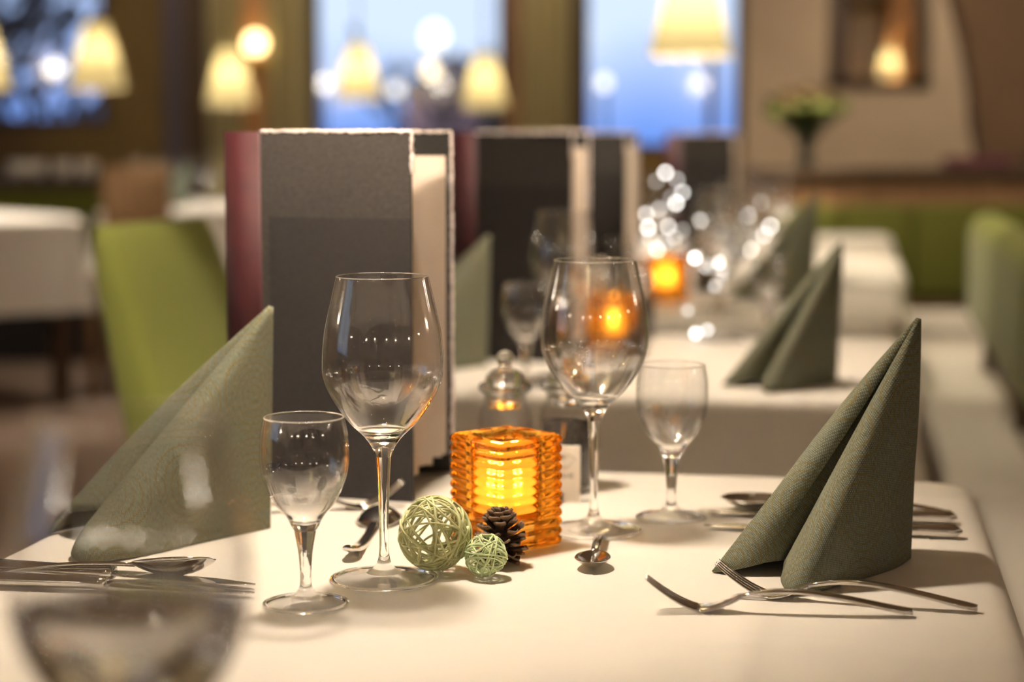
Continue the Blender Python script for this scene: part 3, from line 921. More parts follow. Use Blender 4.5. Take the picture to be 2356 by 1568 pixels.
# ------------------------------------------------------------------ napkins
def napkin(name, apex, base, closed_from, mat, bulge=0.006, rows=26, origin=(0, 0, 0)):
    """A standing folded napkin: ruled from the apex to the bottom edge; base = list of (x,y,z,bulge weight)."""
    A = Vector(apex); pts = base
    B = []
    # keep corners sharp where weight is flagged by a 5th value
    seg = []; cur = []
    for p in pts:
        cur.append(p)
        if len(p) > 4:
            seg.append(cur); cur = [p]
    if len(cur) > 1: seg.append(cur)
    for sgm in seg:
        sm = spline([(p[0], p[1], p[2]) for p in sgm], 6) if len(sgm) > 1 else []
        ws = spline([(p[3], 0, 0) for p in sgm], 6)
        for i, q in enumerate(sm):
            if B and (B[-1][0] - q).length < 1e-6: continue
            B.append((q, ws[i].x))
    cen = sum((q for q, _ in B), Vector()) / len(B)
    n = len(B); v = []; uvs = []; f = []
    ang = 0; angs = []
    for i, (q, _) in enumerate(B):
        if i: ang += (q - A).angle(B[i - 1][0] - A)
        angs.append(ang)
    for i, (q, wgt) in enumerate(B):
        pr = B[max(i - 1, 0)][0]; nx = B[min(i + 1, n - 1)][0]
        nr = (nx - pr).cross(A - q)
        nr.normalize()
        if nr.dot(Vector((q.x - cen.x, q.y - cen.y, 0))) < 0: nr = -nr
        for j in range(rows + 1):
            t_ = 0.012 + (1 - 0.012) * j / rows
            p = A.lerp(q, t_) + nr * bulge * wgt * math.sin(PI * t_) ** 1.0
            v.append(p - Vector(origin))
            r = (q - A).length * t_
            uvs.append((r * math.sin(angs[i]) + 0.01, -r * math.cos(angs[i]) + 0.5))
    for i in range(n - 1):
        for j in range(rows):
            a = i * (rows + 1) + j
            f.append((a, a + 1, a + rows + 2, a + rows + 1))
    o = mesh(name, v, f, mat, None, True, uvs)
    o.location = origin
    s_ = o.modifiers.new('s', 'SOLIDIFY'); s_.thickness = 0.0011; s_.offset = -1
    return o
NG = 'sage green folded napkins on the tables'
z = TH + 0.0006
OR = Vector((0.24, 1.40, TH))
napR = napkin('folded_napkin', (0.3068, 1.432, 0.9240), [
    (0.3014, 1.4234, z, 0), (0.287, 1.396, z, 0.7), (0.268, 1.372, z, 1.0), (0.2440, 1.3440, z + 0.0012, 1.0), (0.2240, 1.3240, z + 0.0008, 0.8),
    (0.2075, 1.3085, z + 0.0002, 0.5), (0.1985, 1.3050, z, 0.3), (0.1925, 1.3100, z + 0.0015, 0.2), (0.1910, 1.327, z + 0.0050, 0.2), (0.1955, 1.347, z + 0.0085, 0.2), (0.2000, 1.372, z + 0.0090, 0.0), (0.2080, 1.390, z + 0.010, -0.6, 1),
    (0.1980, 1.377, z + 0.0092, 0.0), (0.1830, 1.369, z + 0.0085, 0.8), (0.1680, 1.367, z + 0.0050, 1.0), (0.1560, 1.371, z + 0.002, 0.7), (0.1474, 1.3772, z, 0.2, 1),
    (0.168, 1.412, z, 1.0), (0.205, 1.448, z, 1.2), (0.250, 1.468, z, 1.2), (0.285, 1.455, z, 0.8), (0.3014, 1.4236, z, 0)],
    0, M['napkin'], 0.007, origin=OR)
tag(napR, 'sage napkin folded upright above the crossed forks at the right', 'napkin', NG)
OL = Vector((-0.28, 1.47, TH))
napL = napkin('folded_napkin', (-0.1938, 1.541, 0.9232), [
    (-0.198, 1.5359, z, 0), (-0.222, 1.506, z, 0.4), (-0.2482, 1.4744, z, 0.6), (-0.278, 1.4350, z + 0.0006, 0.6), (-0.300, 1.4120, z + 0.001, 0.5), (-0.3170, 1.4050, z + 0.0005, 0.3), (-0.3290, 1.4110, z + 0.002, 0.2), (-0.3330, 1.4250, z + 0.006, 0.2),
    (-0.3290, 1.450, z + 0.018, 0.2), (-0.3190, 1.477, z + 0.0245, 0.0), (-0.309, 1.497, z + 0.026, -0.5, 1),
    (-0.325, 1.487, z + 0.0245, 0.1), (-0.346, 1.499, z + 0.0205, 0.7), (-0.3620, 1.517, z + 0.0150, 0.8), (-0.3725, 1.5200, z + 0.0040, 0.4), (-0.3728, 1.5087, z, 0.2, 1),
    (-0.345, 1.545, z, 0.8), (-0.295, 1.572, z, 1.1), (-0.240, 1.572, z, 0.8), (-0.198, 1.536, z, 0)],
    0, M['napkin'], 0.006, origin=OL)
tag(napL, 'sage napkin folded into a sail at the left edge of the near table', 'napkin', NG)
def nap_copy(src, dx, dy, label, s=1.0, rz=0.0):
    o = src.copy(); C.objects.link(o)
    o.location = (src.location.x + dx, src.location.y + dy, TH)
    o.scale = (s, s, s); o.rotation_euler = (0, 0, rz)
    o['label'] = label
    return o
nap_copy(napR, 0.1210, 1.045, 'blurred sage napkin standing at the right of the second table')
nap_copy(napR, 0.285, 2.33, 'blurred sage napkin standing at the right of the third table', 1.12)
nap_copy(napL, 0.163, 1.105, 'blurred sage napkin between the near menu and the second menu')

# ------------------------------------------------------------------ ribbed amber candle holder
def make_candle(name_label, loc, rz, ribbed=True, S_=0.0672, H=0.088, full=True):
    t = thing('candle_holder', name_label, 'candle holder', loc, rz, 'amber glass candle holders')
    nrib = 12; n = 4 * 18; hs = S_ / 2 - 0.0016; ri = 0.0262
    def ring(sz, z, rc):
        out = []
        for ci, a0 in enumerate((0, 90, 180, 270)):
            cx = (sz - rc) * (1 if ci in (0, 3) else -1); cy = (sz - rc) * (1 if ci in (0, 1) else -1)
            for k in range(9):
                a = math.radians(a0 + 90 * k / 8); out.append((cx + rc * math.cos(a), cy + rc * math.sin(a), z))
            a = math.radians(a0 + 90)
            nx = [(0, 1), (1, 2), (2, 3), (3, 0)][ci][1]
            ncx = (sz - rc) * (1 if nx in (0, 3) else -1); ncy = (sz - rc) * (1 if nx in (0, 1) else -1)
            p0 = (cx + rc * math.cos(a), cy + rc * math.sin(a)); p1 = (ncx + rc * math.cos(a), ncy + rc * math.sin(a))
            for k in range(1, 10): out.append((p0[0] + (p1[0] - p0[0]) * k / 10, p0[1] + (p1[1] - p0[1]) * k / 10, z))
        return out
    def circ(r, z):
        base = ring(1.0, 0, 0.1)
        out = []
        for x, y, _ in base:
            a = math.atan2(y, x); out.append((r * math.cos(a), r * math.sin(a), z))
        return out
    rings = [ring(hs - 0.004, 0.0004, 0.004), ring(hs - 0.001, 0.0010, 0.005)]
    for i in range(nrib):
        for k in range(1, 8):
            q = k / 8; z_ = 0.001 + (H - 0.002) * (i + q) / nrib
            rings.append(ring(hs - 0.0008 + 0.0017 * math.sin(PI * q) ** 0.75, z_, 0.006))
        rings.append(ring(hs - 0.0008, 0.001 + (H - 0.002) * (i + 1) / nrib, 0.006))
    rings.append(ring(hs - 0.003, H, 0.006))
    rings += [circ(ri + 0.002, H), circ(ri + 0.0004, H - 0.001), circ(ri, H - 0.003), circ(ri - 0.0005, 0.03), circ(ri - 0.002, 0.0235), circ(ri - 0.006, 0.022)]
    m_ = len(rings[0])
    v = [p for r in rings for p in r]; f = [tuple(range(m_ - 1, -1, -1))]
    for i in range(len(rings) - 1):
        for k in range(m_): f.append((i * m_ + k, i * m_ + (k + 1) % m_, (i + 1) * m_ + (k + 1) % m_, (i + 1) * m_ + k))
    f.append(tuple((len(rings) - 1) * m_ + k for k in range(m_)))
    mesh('glass_block', v, f, M['amber'], t)
    lathe('liner', [(0, 0.0226), (0.0232, 0.0226), (0.0243, 0.026), (0.0247, 0.072), (0.0241, 0.072), (0.0236, 0.0262), (0, 0.0236)], M['liner'], t, 48)
    return t
def candle_light(t, power=1.1):
    l = bpy.data.lights.new('candle_light', 'POINT'); l.energy = power; l.color = (1.0, 0.70, 0.36); l.shadow_soft_size = 0.006
    o = bpy.data.objects.new('candle_light', l); C.objects.link(o); o.parent = t; o.location = (0, 0, 0.050)
def make_candle_full(label, loc, rz):
    t = make_candle(label, loc, rz)
    wx = lathe('tealight', [(0, 0.0240), (0.0185, 0.0240), (0.0190, 0.030), (0.0180, 0.0355), (0, 0.0350)], M['wax'], t, 32)
    lathe('flame', [(0, 0.038), (0.0028, 0.041), (0.0036, 0.045), (0.0024, 0.052), (0, 0.060)], M['flame'], wx, 12)
    return t
cnd = make_candle_full('ribbed square amber glass candle holder, lit, beside the pinecone on the near table', (-0.0046, 1.4775, TH), math.radians(41))
candle_light(cnd, 0.17)
c2 = dup(cnd, (0.1473, 2.79, TH), 0.1, 'blurred lit amber candle holder on the second table, seen through the right wine glass'); candle_light(c2, 0.15)
c3 = dup(cnd, (0.297, 3.66, TH), 0.5, 'blurred lit amber candle holder on the third table under the bright glass highlights'); candle_light(c3, 0.3)

# ------------------------------------------------------------------ cane balls and pinecones
def cane_ball(label, loc, R, n, rad, mat, seed):
    rnd = random.Random(seed); m = MB()
    for i in range(n):
        ax = Vector((rnd.gauss(0, 1), rnd.gauss(0, 1), rnd.gauss(0, 1))).normalized()
        a = ax.orthogonal().normalized(); b = ax.cross(a)
        off = rnd.uniform(-0.55, 0.55) if i > n * 0.3 else rnd.uniform(-0.15, 0.15)
        rr = R * rnd.uniform(0.90, 1.0) - rad
        cr = math.sqrt(1 - off * off)
        a0 = rnd.uniform(0, 2 * PI); span = rnd.uniform(3.2, 5.8)
        w1, w2 = rnd.uniform(0, 6), rnd.uniform(0, 6)
        pts = []; K = 30
        for k in range(K + 1):
            q = a0 + span * k / K
            wob = 1 + 0.02 * math.sin(3 * q + w1)
            o2 = off + 0.05 * math.sin(2 * q + w2)
            c2_ = math.sqrt(max(0.05, 1 - o2 * o2))
            pts.append((ax * o2 + (a * math.cos(q) + b * math.sin(q)) * c2_) * rr * min(wob, 1.0))
        rr_ = rad * rnd.uniform(0.7, 1.15)
        m.tube(pts, rr_, 6)
    o = m.build('cane_ball', mat, None, True)
    o.location = loc
    return tag(o, label, 'decoration', 'green cane balls by the candle')
cane_ball('larger woven pale green cane ball left of the pinecone', (-0.0569, 1.3828, TH + 0.0283), 0.0283, 46, 0.00095, M['wicker'], 5)
cane_ball('smaller woven mint green cane ball in front of the pinecone', (-0.0189, 1.3620, TH + 0.0166), 0.0166, 34, 0.00075, M['wicker_pale'], 11)

def pinecone(label, loc, H=0.049, R=0.0215, seed=3, rx=0.0, ry=0.0):
    rnd = random.Random(seed)
    t = thing('pinecone', label, 'pinecone', loc, 0, 'brown pinecones by the candles')
    n = 58
    v = []; f = []; mi = []
    for i in range(n):
        q = (i + 0.5) / n
        a = i * 2.39996 + rnd.uniform(-0.12, 0.12)
        prof = math.sin(PI * (0.20 + 0.66 * q)) ** 0.7
        ln = R * prof * rnd.uniform(0.92, 1.06)
        tilt = -0.35 + 1.50 * q ** 1.1 + rnd.uniform(-0.10, 0.10)      # bending up towards the top
        zb = 0.006 + (H - 0.021) * q
        d = Vector((math.cos(a), math.sin(a), 0)); sd = Vector((-math.sin(a), math.cos(a), 0)); up = Vector((0, 0, 1))
        dirv = d * math.cos(tilt) + up * math.sin(tilt); nv = -d * math.sin(tilt) + up * math.cos(tilt)
        wd = (0.0043 + 0.0010 * rnd.random()) * (0.45 + 0.6 * prof)
        base = len(v); nw = 6
        rowsx = [(0.05, 0.30, 0.5), (0.40, 0.50, 0.5), (0.68, 0.80, 0.6), (0.84, 1.0, 0.9), (0.94, 0.94, 1.15), (1.0, 0.72, 1.1)]
        for (lx, wx_, tx) in rowsx:
            for sgn in (-1, 1):
                for j in range(nw):
                    y = (-1 + 2 * j / (nw - 1))
                    c = up * zb + dirv * (ln * (lx - 0.10 * y * y * lx * lx)) + nv * (ln * (0.08 * lx ** 3 + 0.10 * y * y))
                    v.append(c + sd * (wd * wx_ * y) + nv * (0.00055 * tx * sgn * (1 - 0.35 * y * y)))
        st = 2 * nw
        for k in range(len(rowsx) - 1):
            for j in range(nw - 1):
                b0 = base + k * st
                f.append((b0 + j, b0 + st + j, b0 + st + j + 1, b0 + j + 1)); mi.append(1 if k >= 3 else 0)
                f.append((b0 + nw + j, b0 + nw + j + 1, b0 + st + nw + j + 1, b0 + st + nw + j)); mi.append(1 if k >= 3 else 0)
            for j, r_ in ((0, False), (nw - 1, True)):
                q4 = (base + k * st + j, base + k * st + nw + j, base + (k + 1) * st + nw + j, base + (k + 1) * st + j)
                f.append(q4[::-1] if r_ else q4); mi.append(1 if k >= 3 else 0)
        e = base + st * (len(rowsx) - 1)
        for j in range(nw - 1):
            f.append((e + j, e + nw + j, e + nw + j + 1, e + j + 1)); mi.append(1)
    zmin = min(p.z for p in v)
    v = [p - Vector((0, 0, zmin)) for p in v]
    mesh('cone_scales', v, f, [M['cone'], M['cone_tip']], t, True, None, mi)
    lathe('core', [(0, 0.001), (R * 0.25, 0.004), (R * 0.28, H * 0.4), (R * 0.18, H * 0.62), (0, H * 0.72)], M['cone'], t, 14)
    return t
pinecone('dark brown pinecone leaning on the amber candle behind the small cane ball', (-0.0085, 1.4035, TH))
p2 = pinecone('blurred dark pinecone at the foot of the second candle', (0.178, 2.735, TH), seed=8)

# ------------------------------------------------------------------ menus
def make_menu():
    t = thing('standing_menu', 'x', 'menu', (-0.22, 1.72, TH))
    O = Vector((-0.22, 1.72, 0)); H = 0.322
    def slab(name, p0, p1, th, z0, z1, mat, parent=t, side=1):
        p0 = Vector((*p0, 0)) - O; p1 = Vector((*p1, 0)) - O
        d = (p1 - p0); L = d.length; d.normalize(); nn = Vector((-d.y, d.x, 0)) * side
        v = []
        for zz in (z0, z1):
            for q in (p0, p1, p1 + nn * th, p0 + nn * th): v.append((q.x, q.y, zz))
        return mesh(name, v, [(3, 2, 1, 0), (4, 5, 6, 7), (0, 1, 5, 4), (1, 2, 6, 5), (2, 3, 7, 6), (3, 0, 4, 7)], mat, parent, False)
    F0, F1 = (-0.2206, 1.6850), (-0.0865, 1.6452)
    B0, B1 = (-0.2120, 1.7560), (-0.0571, 1.7963)
    fc = slab('front_cover', F0, F1, 0.0028, 0.0003, H, M['grey_cover'])
    bc = slab('back_cover', B0, B1, 0.0028, 0.0003, H, M['grey_inside'])
    # darker raised panel on the lower part of the front cover
    d = (Vector(F1) - Vector(F0)); e0 = Vector(F0) + d * 0.055
    n2 = Vector((d.y, -d.x)).normalized() * 0.0007
    pl = slab('cover_panel', (e0.x + n2.x, e0.y + n2.y), (F1[0] + n2.x * .9, F1[1] + n2.y * .9), 0.0007, 0.0003, 0.2475, M['grey_panel'])
    # rounded spine
    P = spline([(F0[0], F0[1], 0), (-0.2430, 1.690, 0), (-0.2555, 1.715, 0), (-0.2440, 1.745, 0), (B0[0], B0[1] + 0.002, 0)], 6)
    v = []; f = []
    for q in P:
        for zz in (0.0003, H): v.append((q.x - O.x, q.y - O.y, zz))
    for i in range(len(P) - 1): f.append((2 * i, 2 * i + 1, 2 * i + 3, 2 * i + 2))
    sp = mesh('spine', v, f, M['red_spine'], t); s_ = sp.modifiers.new('s', 'SOLIDIFY'); s_.thickness = 0.0025; s_.offset = 0
    # pages
    for k in range(9):
        q = k / 8
        p1 = Vector((-0.0915 + 0.0300 * q, 1.6620 + 0.112 * q)); p0 = Vector((-0.214, 1.700 + 0.040 * q))
        slab('page', p0, p1, 0.0012, 0.0228 + 0.0035 * math.sin(k * 2.3) - 0.004 * (1 - q), 0.3000, M['paper'])
    # frayed felt along the cut edges
    def fray(name, a, b, parent, seed):
        rnd = random.Random(seed); a = Vector(a); b = Vector(b); m = MB()
        n = max(12, int((b - a).length / 0.0022)); pts = []; rad = []
        for i in range(n + 1):
            p = a.lerp(b, i / n) + Vector((rnd.uniform(-1, 1), rnd.uniform(-1, 1), rnd.uniform(-1, 1))) * 0.0005
            pts.append(p - O); rad.append(rnd.uniform(0.0010, 0.0021))
        m.tube(pts, rad, 6)
        for i in range(n * 2):
            p = a.lerp(b, rnd.random()) - O
            q = p + Vector((rnd.uniform(-1, 1), rnd.uniform(-1, 1), rnd.uniform(-0.3, 1))) * 0.0032
            m.tube([p, q], 0.00018, 3)
        return m.build(name, M['fuzz'], parent, True)
    fray('felt_edge', (F0[0], F0[1] + .001, H), (F1[0], F1[1] + .001, H), fc, 1)
    fray('felt_edge', (F1[0] + .0006, F1[1], H), (F1[0] + .0006, F1[1] + 0.001, H - 0.036), fc, 2)
    fray('felt_edge', (B0[0], B0[1] + .001, H), (B1[0], B1[1] + .001, H), bc, 3)
    fray('felt_edge', (B1[0] + .0006, B1[1], H), (B1[0] + .0006, B1[1], 0.01), bc, 4)
    return t
menu = make_menu()
MG = 'grey menus with burgundy spines standing on the tables'
tag(menu, 'sharpest and largest grey menu with burgundy spine, behind the tall wine glass', 'menu', MG)
dup(menu, (-0.0505, 2.745, TH), label='second grey menu with burgundy spine, behind the blurred wine glass', group=MG)
dup(menu, (0.078, 3.62, TH), label='third grey menu, mostly hidden by the second one', group=MG)
dup(menu, (0.437, 5.02, TH), label='farthest grey menu with burgundy spine before the right blue window', group=MG)

# ------------------------------------------------------------------ shakers and card
def make_jar(label, loc, fill):
    t = thing('glass_shaker', label, 'shaker', loc, 0, 'stoppered glass spice jars')
    lathe('body', [(0, 0.0008), (0.022, 0.0008), (0.0240, 0.003), (0.0245, 0.010), (0.0245, 0.068), (0.0230, 0.076), (0.0195, 0.080), (0.0185, 0.088), (0.0200, 0.091), (0.0188, 0.0915),
                   (0.0170, 0.088), (0.0180, 0.079), (0.0212, 0.0745), (0.0226, 0.067), (0.0226, 0.011), (0.0215, 0.0065), (0, 0.006)], M['thin'], t, 40)
    sp_ = lathe('stopper', [(0, 0.078), (0.0150, 0.078), (0.0165, 0.0905), (0.0230, 0.0925), (0.0245, 0.0955), (0.0230, 0.099), (0.0180, 0.101), (0.0170, 0.106), (0.0130, 0.110), (0.0060, 0.113), (0.0050, 0.1155)], M['glass'], t, 40)
    lathe('knob', [(0.0050, 0.1155)] + [(0.0080 * math.sin(a), 0.1210 - 0.0080 * math.cos(a)) for a in [0.68 + (PI - 0.68) * k / 12 for k in range(1, 13)]], M['glass'], sp_, 28)
    top = 0.064 if fill == 'pepper' else 0.040
    lathe('contents', [(0, 0.0068), (0.0210, 0.0068), (0.0221, 0.012), (0.0221, top), (0.012, top + 0.002), (0, top + 0.001)], M[fill], t, 36)
    return t
make_jar('stoppered glass jar with pale salt, left one behind the amber candle', (-0.006, 1.690, TH), 'salt')
make_jar('stoppered glass jar of dark peppercorns behind the white card', (0.0490, 1.700, TH), 'pepper')
for x, y, lab, f_ in [(0.140, 2.975, 'blurred stoppered salt jar behind the candle of the second table', 'salt'), (0.200, 2.975, 'blurred stoppered pepper jar behind the candle of the second table', 'pepper'),
                      (0.330, 3.80, 'blurred stoppered salt jar behind the candle of the third table', 'salt'), (0.385, 3.82, 'blurred stoppered pepper jar behind the candle of the third table', 'pepper'),
                      (0.470, 4.70, 'blurred stoppered salt jar on the fourth table', 'salt'), (0.525, 4.72, 'blurred stoppered pepper jar on the fourth table', 'pepper')]:
    jj = make_jar(lab, (x, y, TH), f_)
t = thing('sugar_sachet', 'white printed card leaning on the peppercorn jar right of the candle', 'card', (0.0505, 1.648, TH), math.radians(-3))
b = MB(); b.box(-0.0330, 0.0092, -0.0012, 0.0012, 0.0005, 0.0500); b.build('card', M['card'], t, bevel=0.0005)
m = MB()
for (r, z_, a0, a1) in ((0.0080, 0.0365, 0.1, 5.2), (0.0055, 0.0360, 1.5, 6.4)):
    pts = [(-0.0045 + r * 1.15 * math.cos(a0 + (a1 - a0) * k / 24), -0.0014, z_ + r * 0.75 * math.sin(a0 + (a1 - a0) * k / 24)) for k in range(25)]
    m.tube(pts, 0.0004, 5)
m.build('swirl_logo', M['ink_pale'], t, True)
cu = bpy.data.curves.new('txt', 'FONT'); cu.body = 'AHE'; cu.size = 0.0062; cu.align_x = 'RIGHT'
to = bpy.data.objects.new('txt', cu); C.objects.link(to); bpy.context.view_layer.update()
me = bpy.data.meshes.new_from_object(to.evaluated_get(bpy.context.evaluated_depsgraph_get())); bpy.data.objects.remove(to)
mesh('lettering', [(vv.co.x + 0.0035, -0.00135, vv.co.y + 0.0215) for vv in me.vertices], [tuple(p.vertices) for p in me.polygons], M['ink'], t, False)
box('foot', -0.030, -0.006, -0.006, -0.0014, 0.0003, 0.009, M['black'], t, 0.001)

# added emissive bulbs standing in for glints off the far glasses
for k_, st_ in enumerate((16.0, 5.5, 10.0, 3.0)): M['glint%d' % k_] = emit('added_glint_bulb_%d' % k_, (1.0, 0.96, 0.90), st_)
protos = {}
def glint_cluster(label, base, pts):
    t = thing('glint_cluster', label, 'added glints', base, 0, 'added bulbs for glass glints on the far tables')
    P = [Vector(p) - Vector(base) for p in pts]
    mm = MB(); mm.tube([(0, 0, 0.001)] + [(p.x, p.y, max(p.z - 0.005, 0.001)) for p in P], 0.0008, 5); mm.build('glint_wire', M['steel'], t, True)
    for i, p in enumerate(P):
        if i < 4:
            protos[i] = o = lathe('bulb', [(0.0042 * math.sin(PI * k / 6), -0.0042 * math.cos(PI * k / 6)) for k in range(7)], M['glint%d' % i], t, 8)
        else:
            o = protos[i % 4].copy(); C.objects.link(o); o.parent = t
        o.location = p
glint_cluster('upright cluster of added bulbs for glass glints behind the candle of the third table', (0.335, 3.97, TH), [
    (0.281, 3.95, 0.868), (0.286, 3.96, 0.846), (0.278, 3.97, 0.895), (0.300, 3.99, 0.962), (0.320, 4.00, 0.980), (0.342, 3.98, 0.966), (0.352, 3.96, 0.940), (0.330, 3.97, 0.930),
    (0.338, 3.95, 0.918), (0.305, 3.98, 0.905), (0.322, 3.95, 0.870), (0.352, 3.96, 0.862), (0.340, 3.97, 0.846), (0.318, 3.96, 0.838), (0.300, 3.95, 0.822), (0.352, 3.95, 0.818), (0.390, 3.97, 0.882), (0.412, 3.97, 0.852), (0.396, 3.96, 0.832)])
glint_cluster('low cluster of added bulbs for glass glints on the fourth table behind the napkins', (0.57, 4.50, TH), [
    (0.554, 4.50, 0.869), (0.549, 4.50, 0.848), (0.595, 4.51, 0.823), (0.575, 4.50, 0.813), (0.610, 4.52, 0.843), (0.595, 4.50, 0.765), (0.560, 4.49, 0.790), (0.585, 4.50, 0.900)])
glint_cluster('row of added bulbs for glass glints at the far edge of the second table', (0.31, 3.0, TH), [
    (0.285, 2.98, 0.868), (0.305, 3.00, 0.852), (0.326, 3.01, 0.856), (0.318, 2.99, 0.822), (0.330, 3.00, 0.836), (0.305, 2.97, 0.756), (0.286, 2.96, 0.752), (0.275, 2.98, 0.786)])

# ------------------------------------------------------------------ chairs, bench
def make_chair(label, loc, rz, mat, width=0.33, top=0.925):
    t = thing('upholstered_chair', label, 'chair', loc, rz, 'lime green upholstered chairs')
    def prof(z):     # back surface x, front surface x (chair faces +x)
        q = (z - 0.40) / (top - 0.40)
        xb = -0.20 - 0.105 * q
        th = 0.062 + 0.06 * (1 - q) ** 2
        return xb, xb + th
    v = []; f = []; rows = 18; prev = None; K = 20
    for i in range(rows + 1):
        z_ = 0.40 + (top - 0.40) * i / rows
        xb, xf = prof(z_)
        e = 0.0
        if i >= rows - 2: e = (0.004, 0.010, 0.024)[i - rows + 2]
        hw = width / 2 - e * 0.6; xb += e * .7; xf -= e * .7
        rr = min(0.025, (xf - xb) / 2 - 0.002)
        ring = []
        for ci, (cx, cy, a0) in enumerate(((xf - rr, hw - rr, 0), (xb + rr, hw - rr, 90), (xb + rr, -hw + rr, 180), (xf - rr, -hw + rr, 270))):
            for k in range(5):
                a = math.radians(a0 + 90 * k / 4); ring.append((cx + rr * math.cos(a), cy + rr * math.sin(a), z_))
        v += ring
    n = 20
    for i in range(rows):
        for k in range(n): f.append((i * n + k, i * n + (k + 1) % n, (i + 1) * n + (k + 1) % n, (i + 1) * n + k))
    f.append(tuple(range(n - 1, -1, -1))); f.append(tuple(rows * n + k for k in range(n)))
    mesh('backrest', v, f, mat, t)
    box('seat', -0.22, 0.10, -width / 2 - 0.02, width / 2 + 0.02, 0.385, 0.455, mat, t, 0.02)
    for sx in (-0.19, 0.07):
        for sy in (-1, 1):
            y = sy * (width / 2 + 0.005)
            box('leg', sx - .018, sx + .018, y - .018, y + .018, 0, 0.39, M['wood_dark'], t, 0.004)
    return t
ch = make_chair('lime green high backed chair left of the big menu', (-0.296, 2.892, 0), math.radians(-17.3), M['green'], 0.35)
dup(ch, (1.90, 3.60, 0), math.radians(10), 'lime green chair beyond the cream bench, cut by the right frame edge')

# long bench along the right of the row
t = thing('bench', 'long cream seated bench with lime backrest right of the tables', 'bench', (0, 0, 0), -A10)
for (v0, v1) in ((0.6, 1.75), (1.77, 3.22), (3.235, 4.9), (4.915, 6.6)):
    box('seat_cushion', 0.17, 0.58, v0, v1, 0.37, 0.47, M['seat_cream'], t, 0.02)
box('base', 0.22, 0.56, 0.62, 6.58, 0.0, 0.37, M['wood_dark'], t)
b = MB()
b.box(0.30, 0.40, 2.6, 5.05, 0.57, 0.86)
o = b.build('backrest', M['green'], t, bevel=0.045, seg=5)
for v0 in (2.8, 3.9, 4.85): box('backrest_post', 0.335, 0.365, v0, v0 + 0.05, 0.46, 0.62, M['wood_dark'], t)

# bench and low partition across the room in front of the arch
t = thing('wall_bench', 'dark green upholstered bench against the low wooden partition at the right', 'bench', (0, 0, 0))
for k in range(5):
    box('back_cushion', 0.95 + 0.26 * k, 1.205 + 0.26 * k, 7.00, 7.10, 0.46, 0.80, M['green_dark'], t, 0.02)
box('seat', 0.95, 2.25, 6.55, 7.02, 0.36, 0.455, M['wood_dark'], t, 0.01)
box('base', 0.97, 2.23, 6.62, 7.0, 0, 0.36, M['black'], t)
t = thing('partition', 'low brown wooden partition behind the dark green bench', 'partition', (0, 0, 0))
box('panel', 0.90, 2.35, 7.11, 7.20, 0, 0.90, M['wood_warm'], t)
box('cap', 0.88, 2.37, 7.07, 7.30, 0.90, 0.935, M['wood_dark'], t, 0.005)

# vase of flowers on the partition
V = Vector((1.10, 7.19, 0.935))
o = lathe('vase', [(0, 0.0), (0.028, 0.0), (0.032, 0.01), (0.024, 0.05), (0.026, 0.09), (0.040, 0.125), (0.036, 0.125), (0.022, 0.09), (0.02, 0.05), (0, 0.02)], M['vase'], None, 28)
o.location = V; tag(o, 'slim dark vase on the low partition holding the bouquet', 'vase')
t = thing('bouquet', 'round bouquet of brown and lime flowers in the dark vase', 'flowers', V)
rnd = random.Random(4)
def blob(m, c, r):
    n, k = 7, 5
    v = [(c[0], c[1], c[2] - r)]; f = []
    for j in range(1, k):
        for i in range(n):
            a = 2 * PI * i / n; q = PI * j / k; rr = r * rnd.uniform(0.85, 1.15)
            v.append((c[0] + rr * math.sin(q) * math.cos(a), c[1] + rr * math.sin(q) * math.sin(a), c[2] - rr * math.cos(q)))
    v.append((c[0], c[1], c[2] + r))
    for i in range(n):
        f.append((0, 1 + (i + 1) % n, 1 + i))
        f.append((len(v) - 1, 1 + (k - 2) * n + i, 1 + (k - 2) * n + (i + 1) % n))
        for j in range(k - 2): f.append((1 + j * n + i, 1 + j * n + (i + 1) % n, 1 + (j + 1) * n + (i + 1) % n, 1 + (j + 1) * n + i))
    m.add(v, f)
stems = MB(); leaves = MB()
for i in range(34):
    a = i * 2.4; rr = 0.155 * math.sqrt((i + 0.5) / 34)
    c = (rr * math.cos(a), rr * math.sin(a), 0.20 + 0.085 * (1 - (rr / 0.16) ** 2) + rnd.uniform(-.012, .012))
    m = MB(); blob(m, c, rnd.uniform(0.020, 0.030))
    edge = rr > 0.125
    m.build('bloom', M['bloom_green'] if edge else M['bloom'], t, True)
    stems.tube([(0, 0, 0.09), (c[0] * .4, c[1] * .4, 0.15), c], 0.002, 5)
for i in range(220):
    a = rnd.uniform(0, 2 * PI); rr = rnd.uniform(0.01, 0.145); z_ = 0.09 + rr * 0.75 + rnd.uniform(0, .06)
    mt = Matrix.Translation((rr * math.cos(a), rr * math.sin(a), z_)) @ Euler((rnd.uniform(-.7, .7), rnd.uniform(-.7, .7), a)).to_matrix().to_4x4()
    leaves.add([mt @ Vector(p) for p in ((-.03, 0, 0), (0, .013, .003), (.035, 0, 0), (0, -.013, .003))], [(0, 1, 2, 3)])
stems.build('stems', M['leaf'], t); leaves.build('leaves', M['leaf'], t)
o = box('cushion', 1.62, 1.86, 7.12, 7.27, 0.936, 0.972, M['purple'], None, 0.015); tag(o, 'folded plum fabric lying on the low partition', 'cloth')
o = lathe('flower_pot', [(0, 0), (0.05, 0), (0.068, 0.08), (0.062, 0.08), (0.05, 0.03), (0, 0.03)], M['plaster_brown'], None, 24); o.location = (1.98, 7.19, 0.935); tag(o, 'small brown pot on the low partition right of the plum fabric', 'pot')

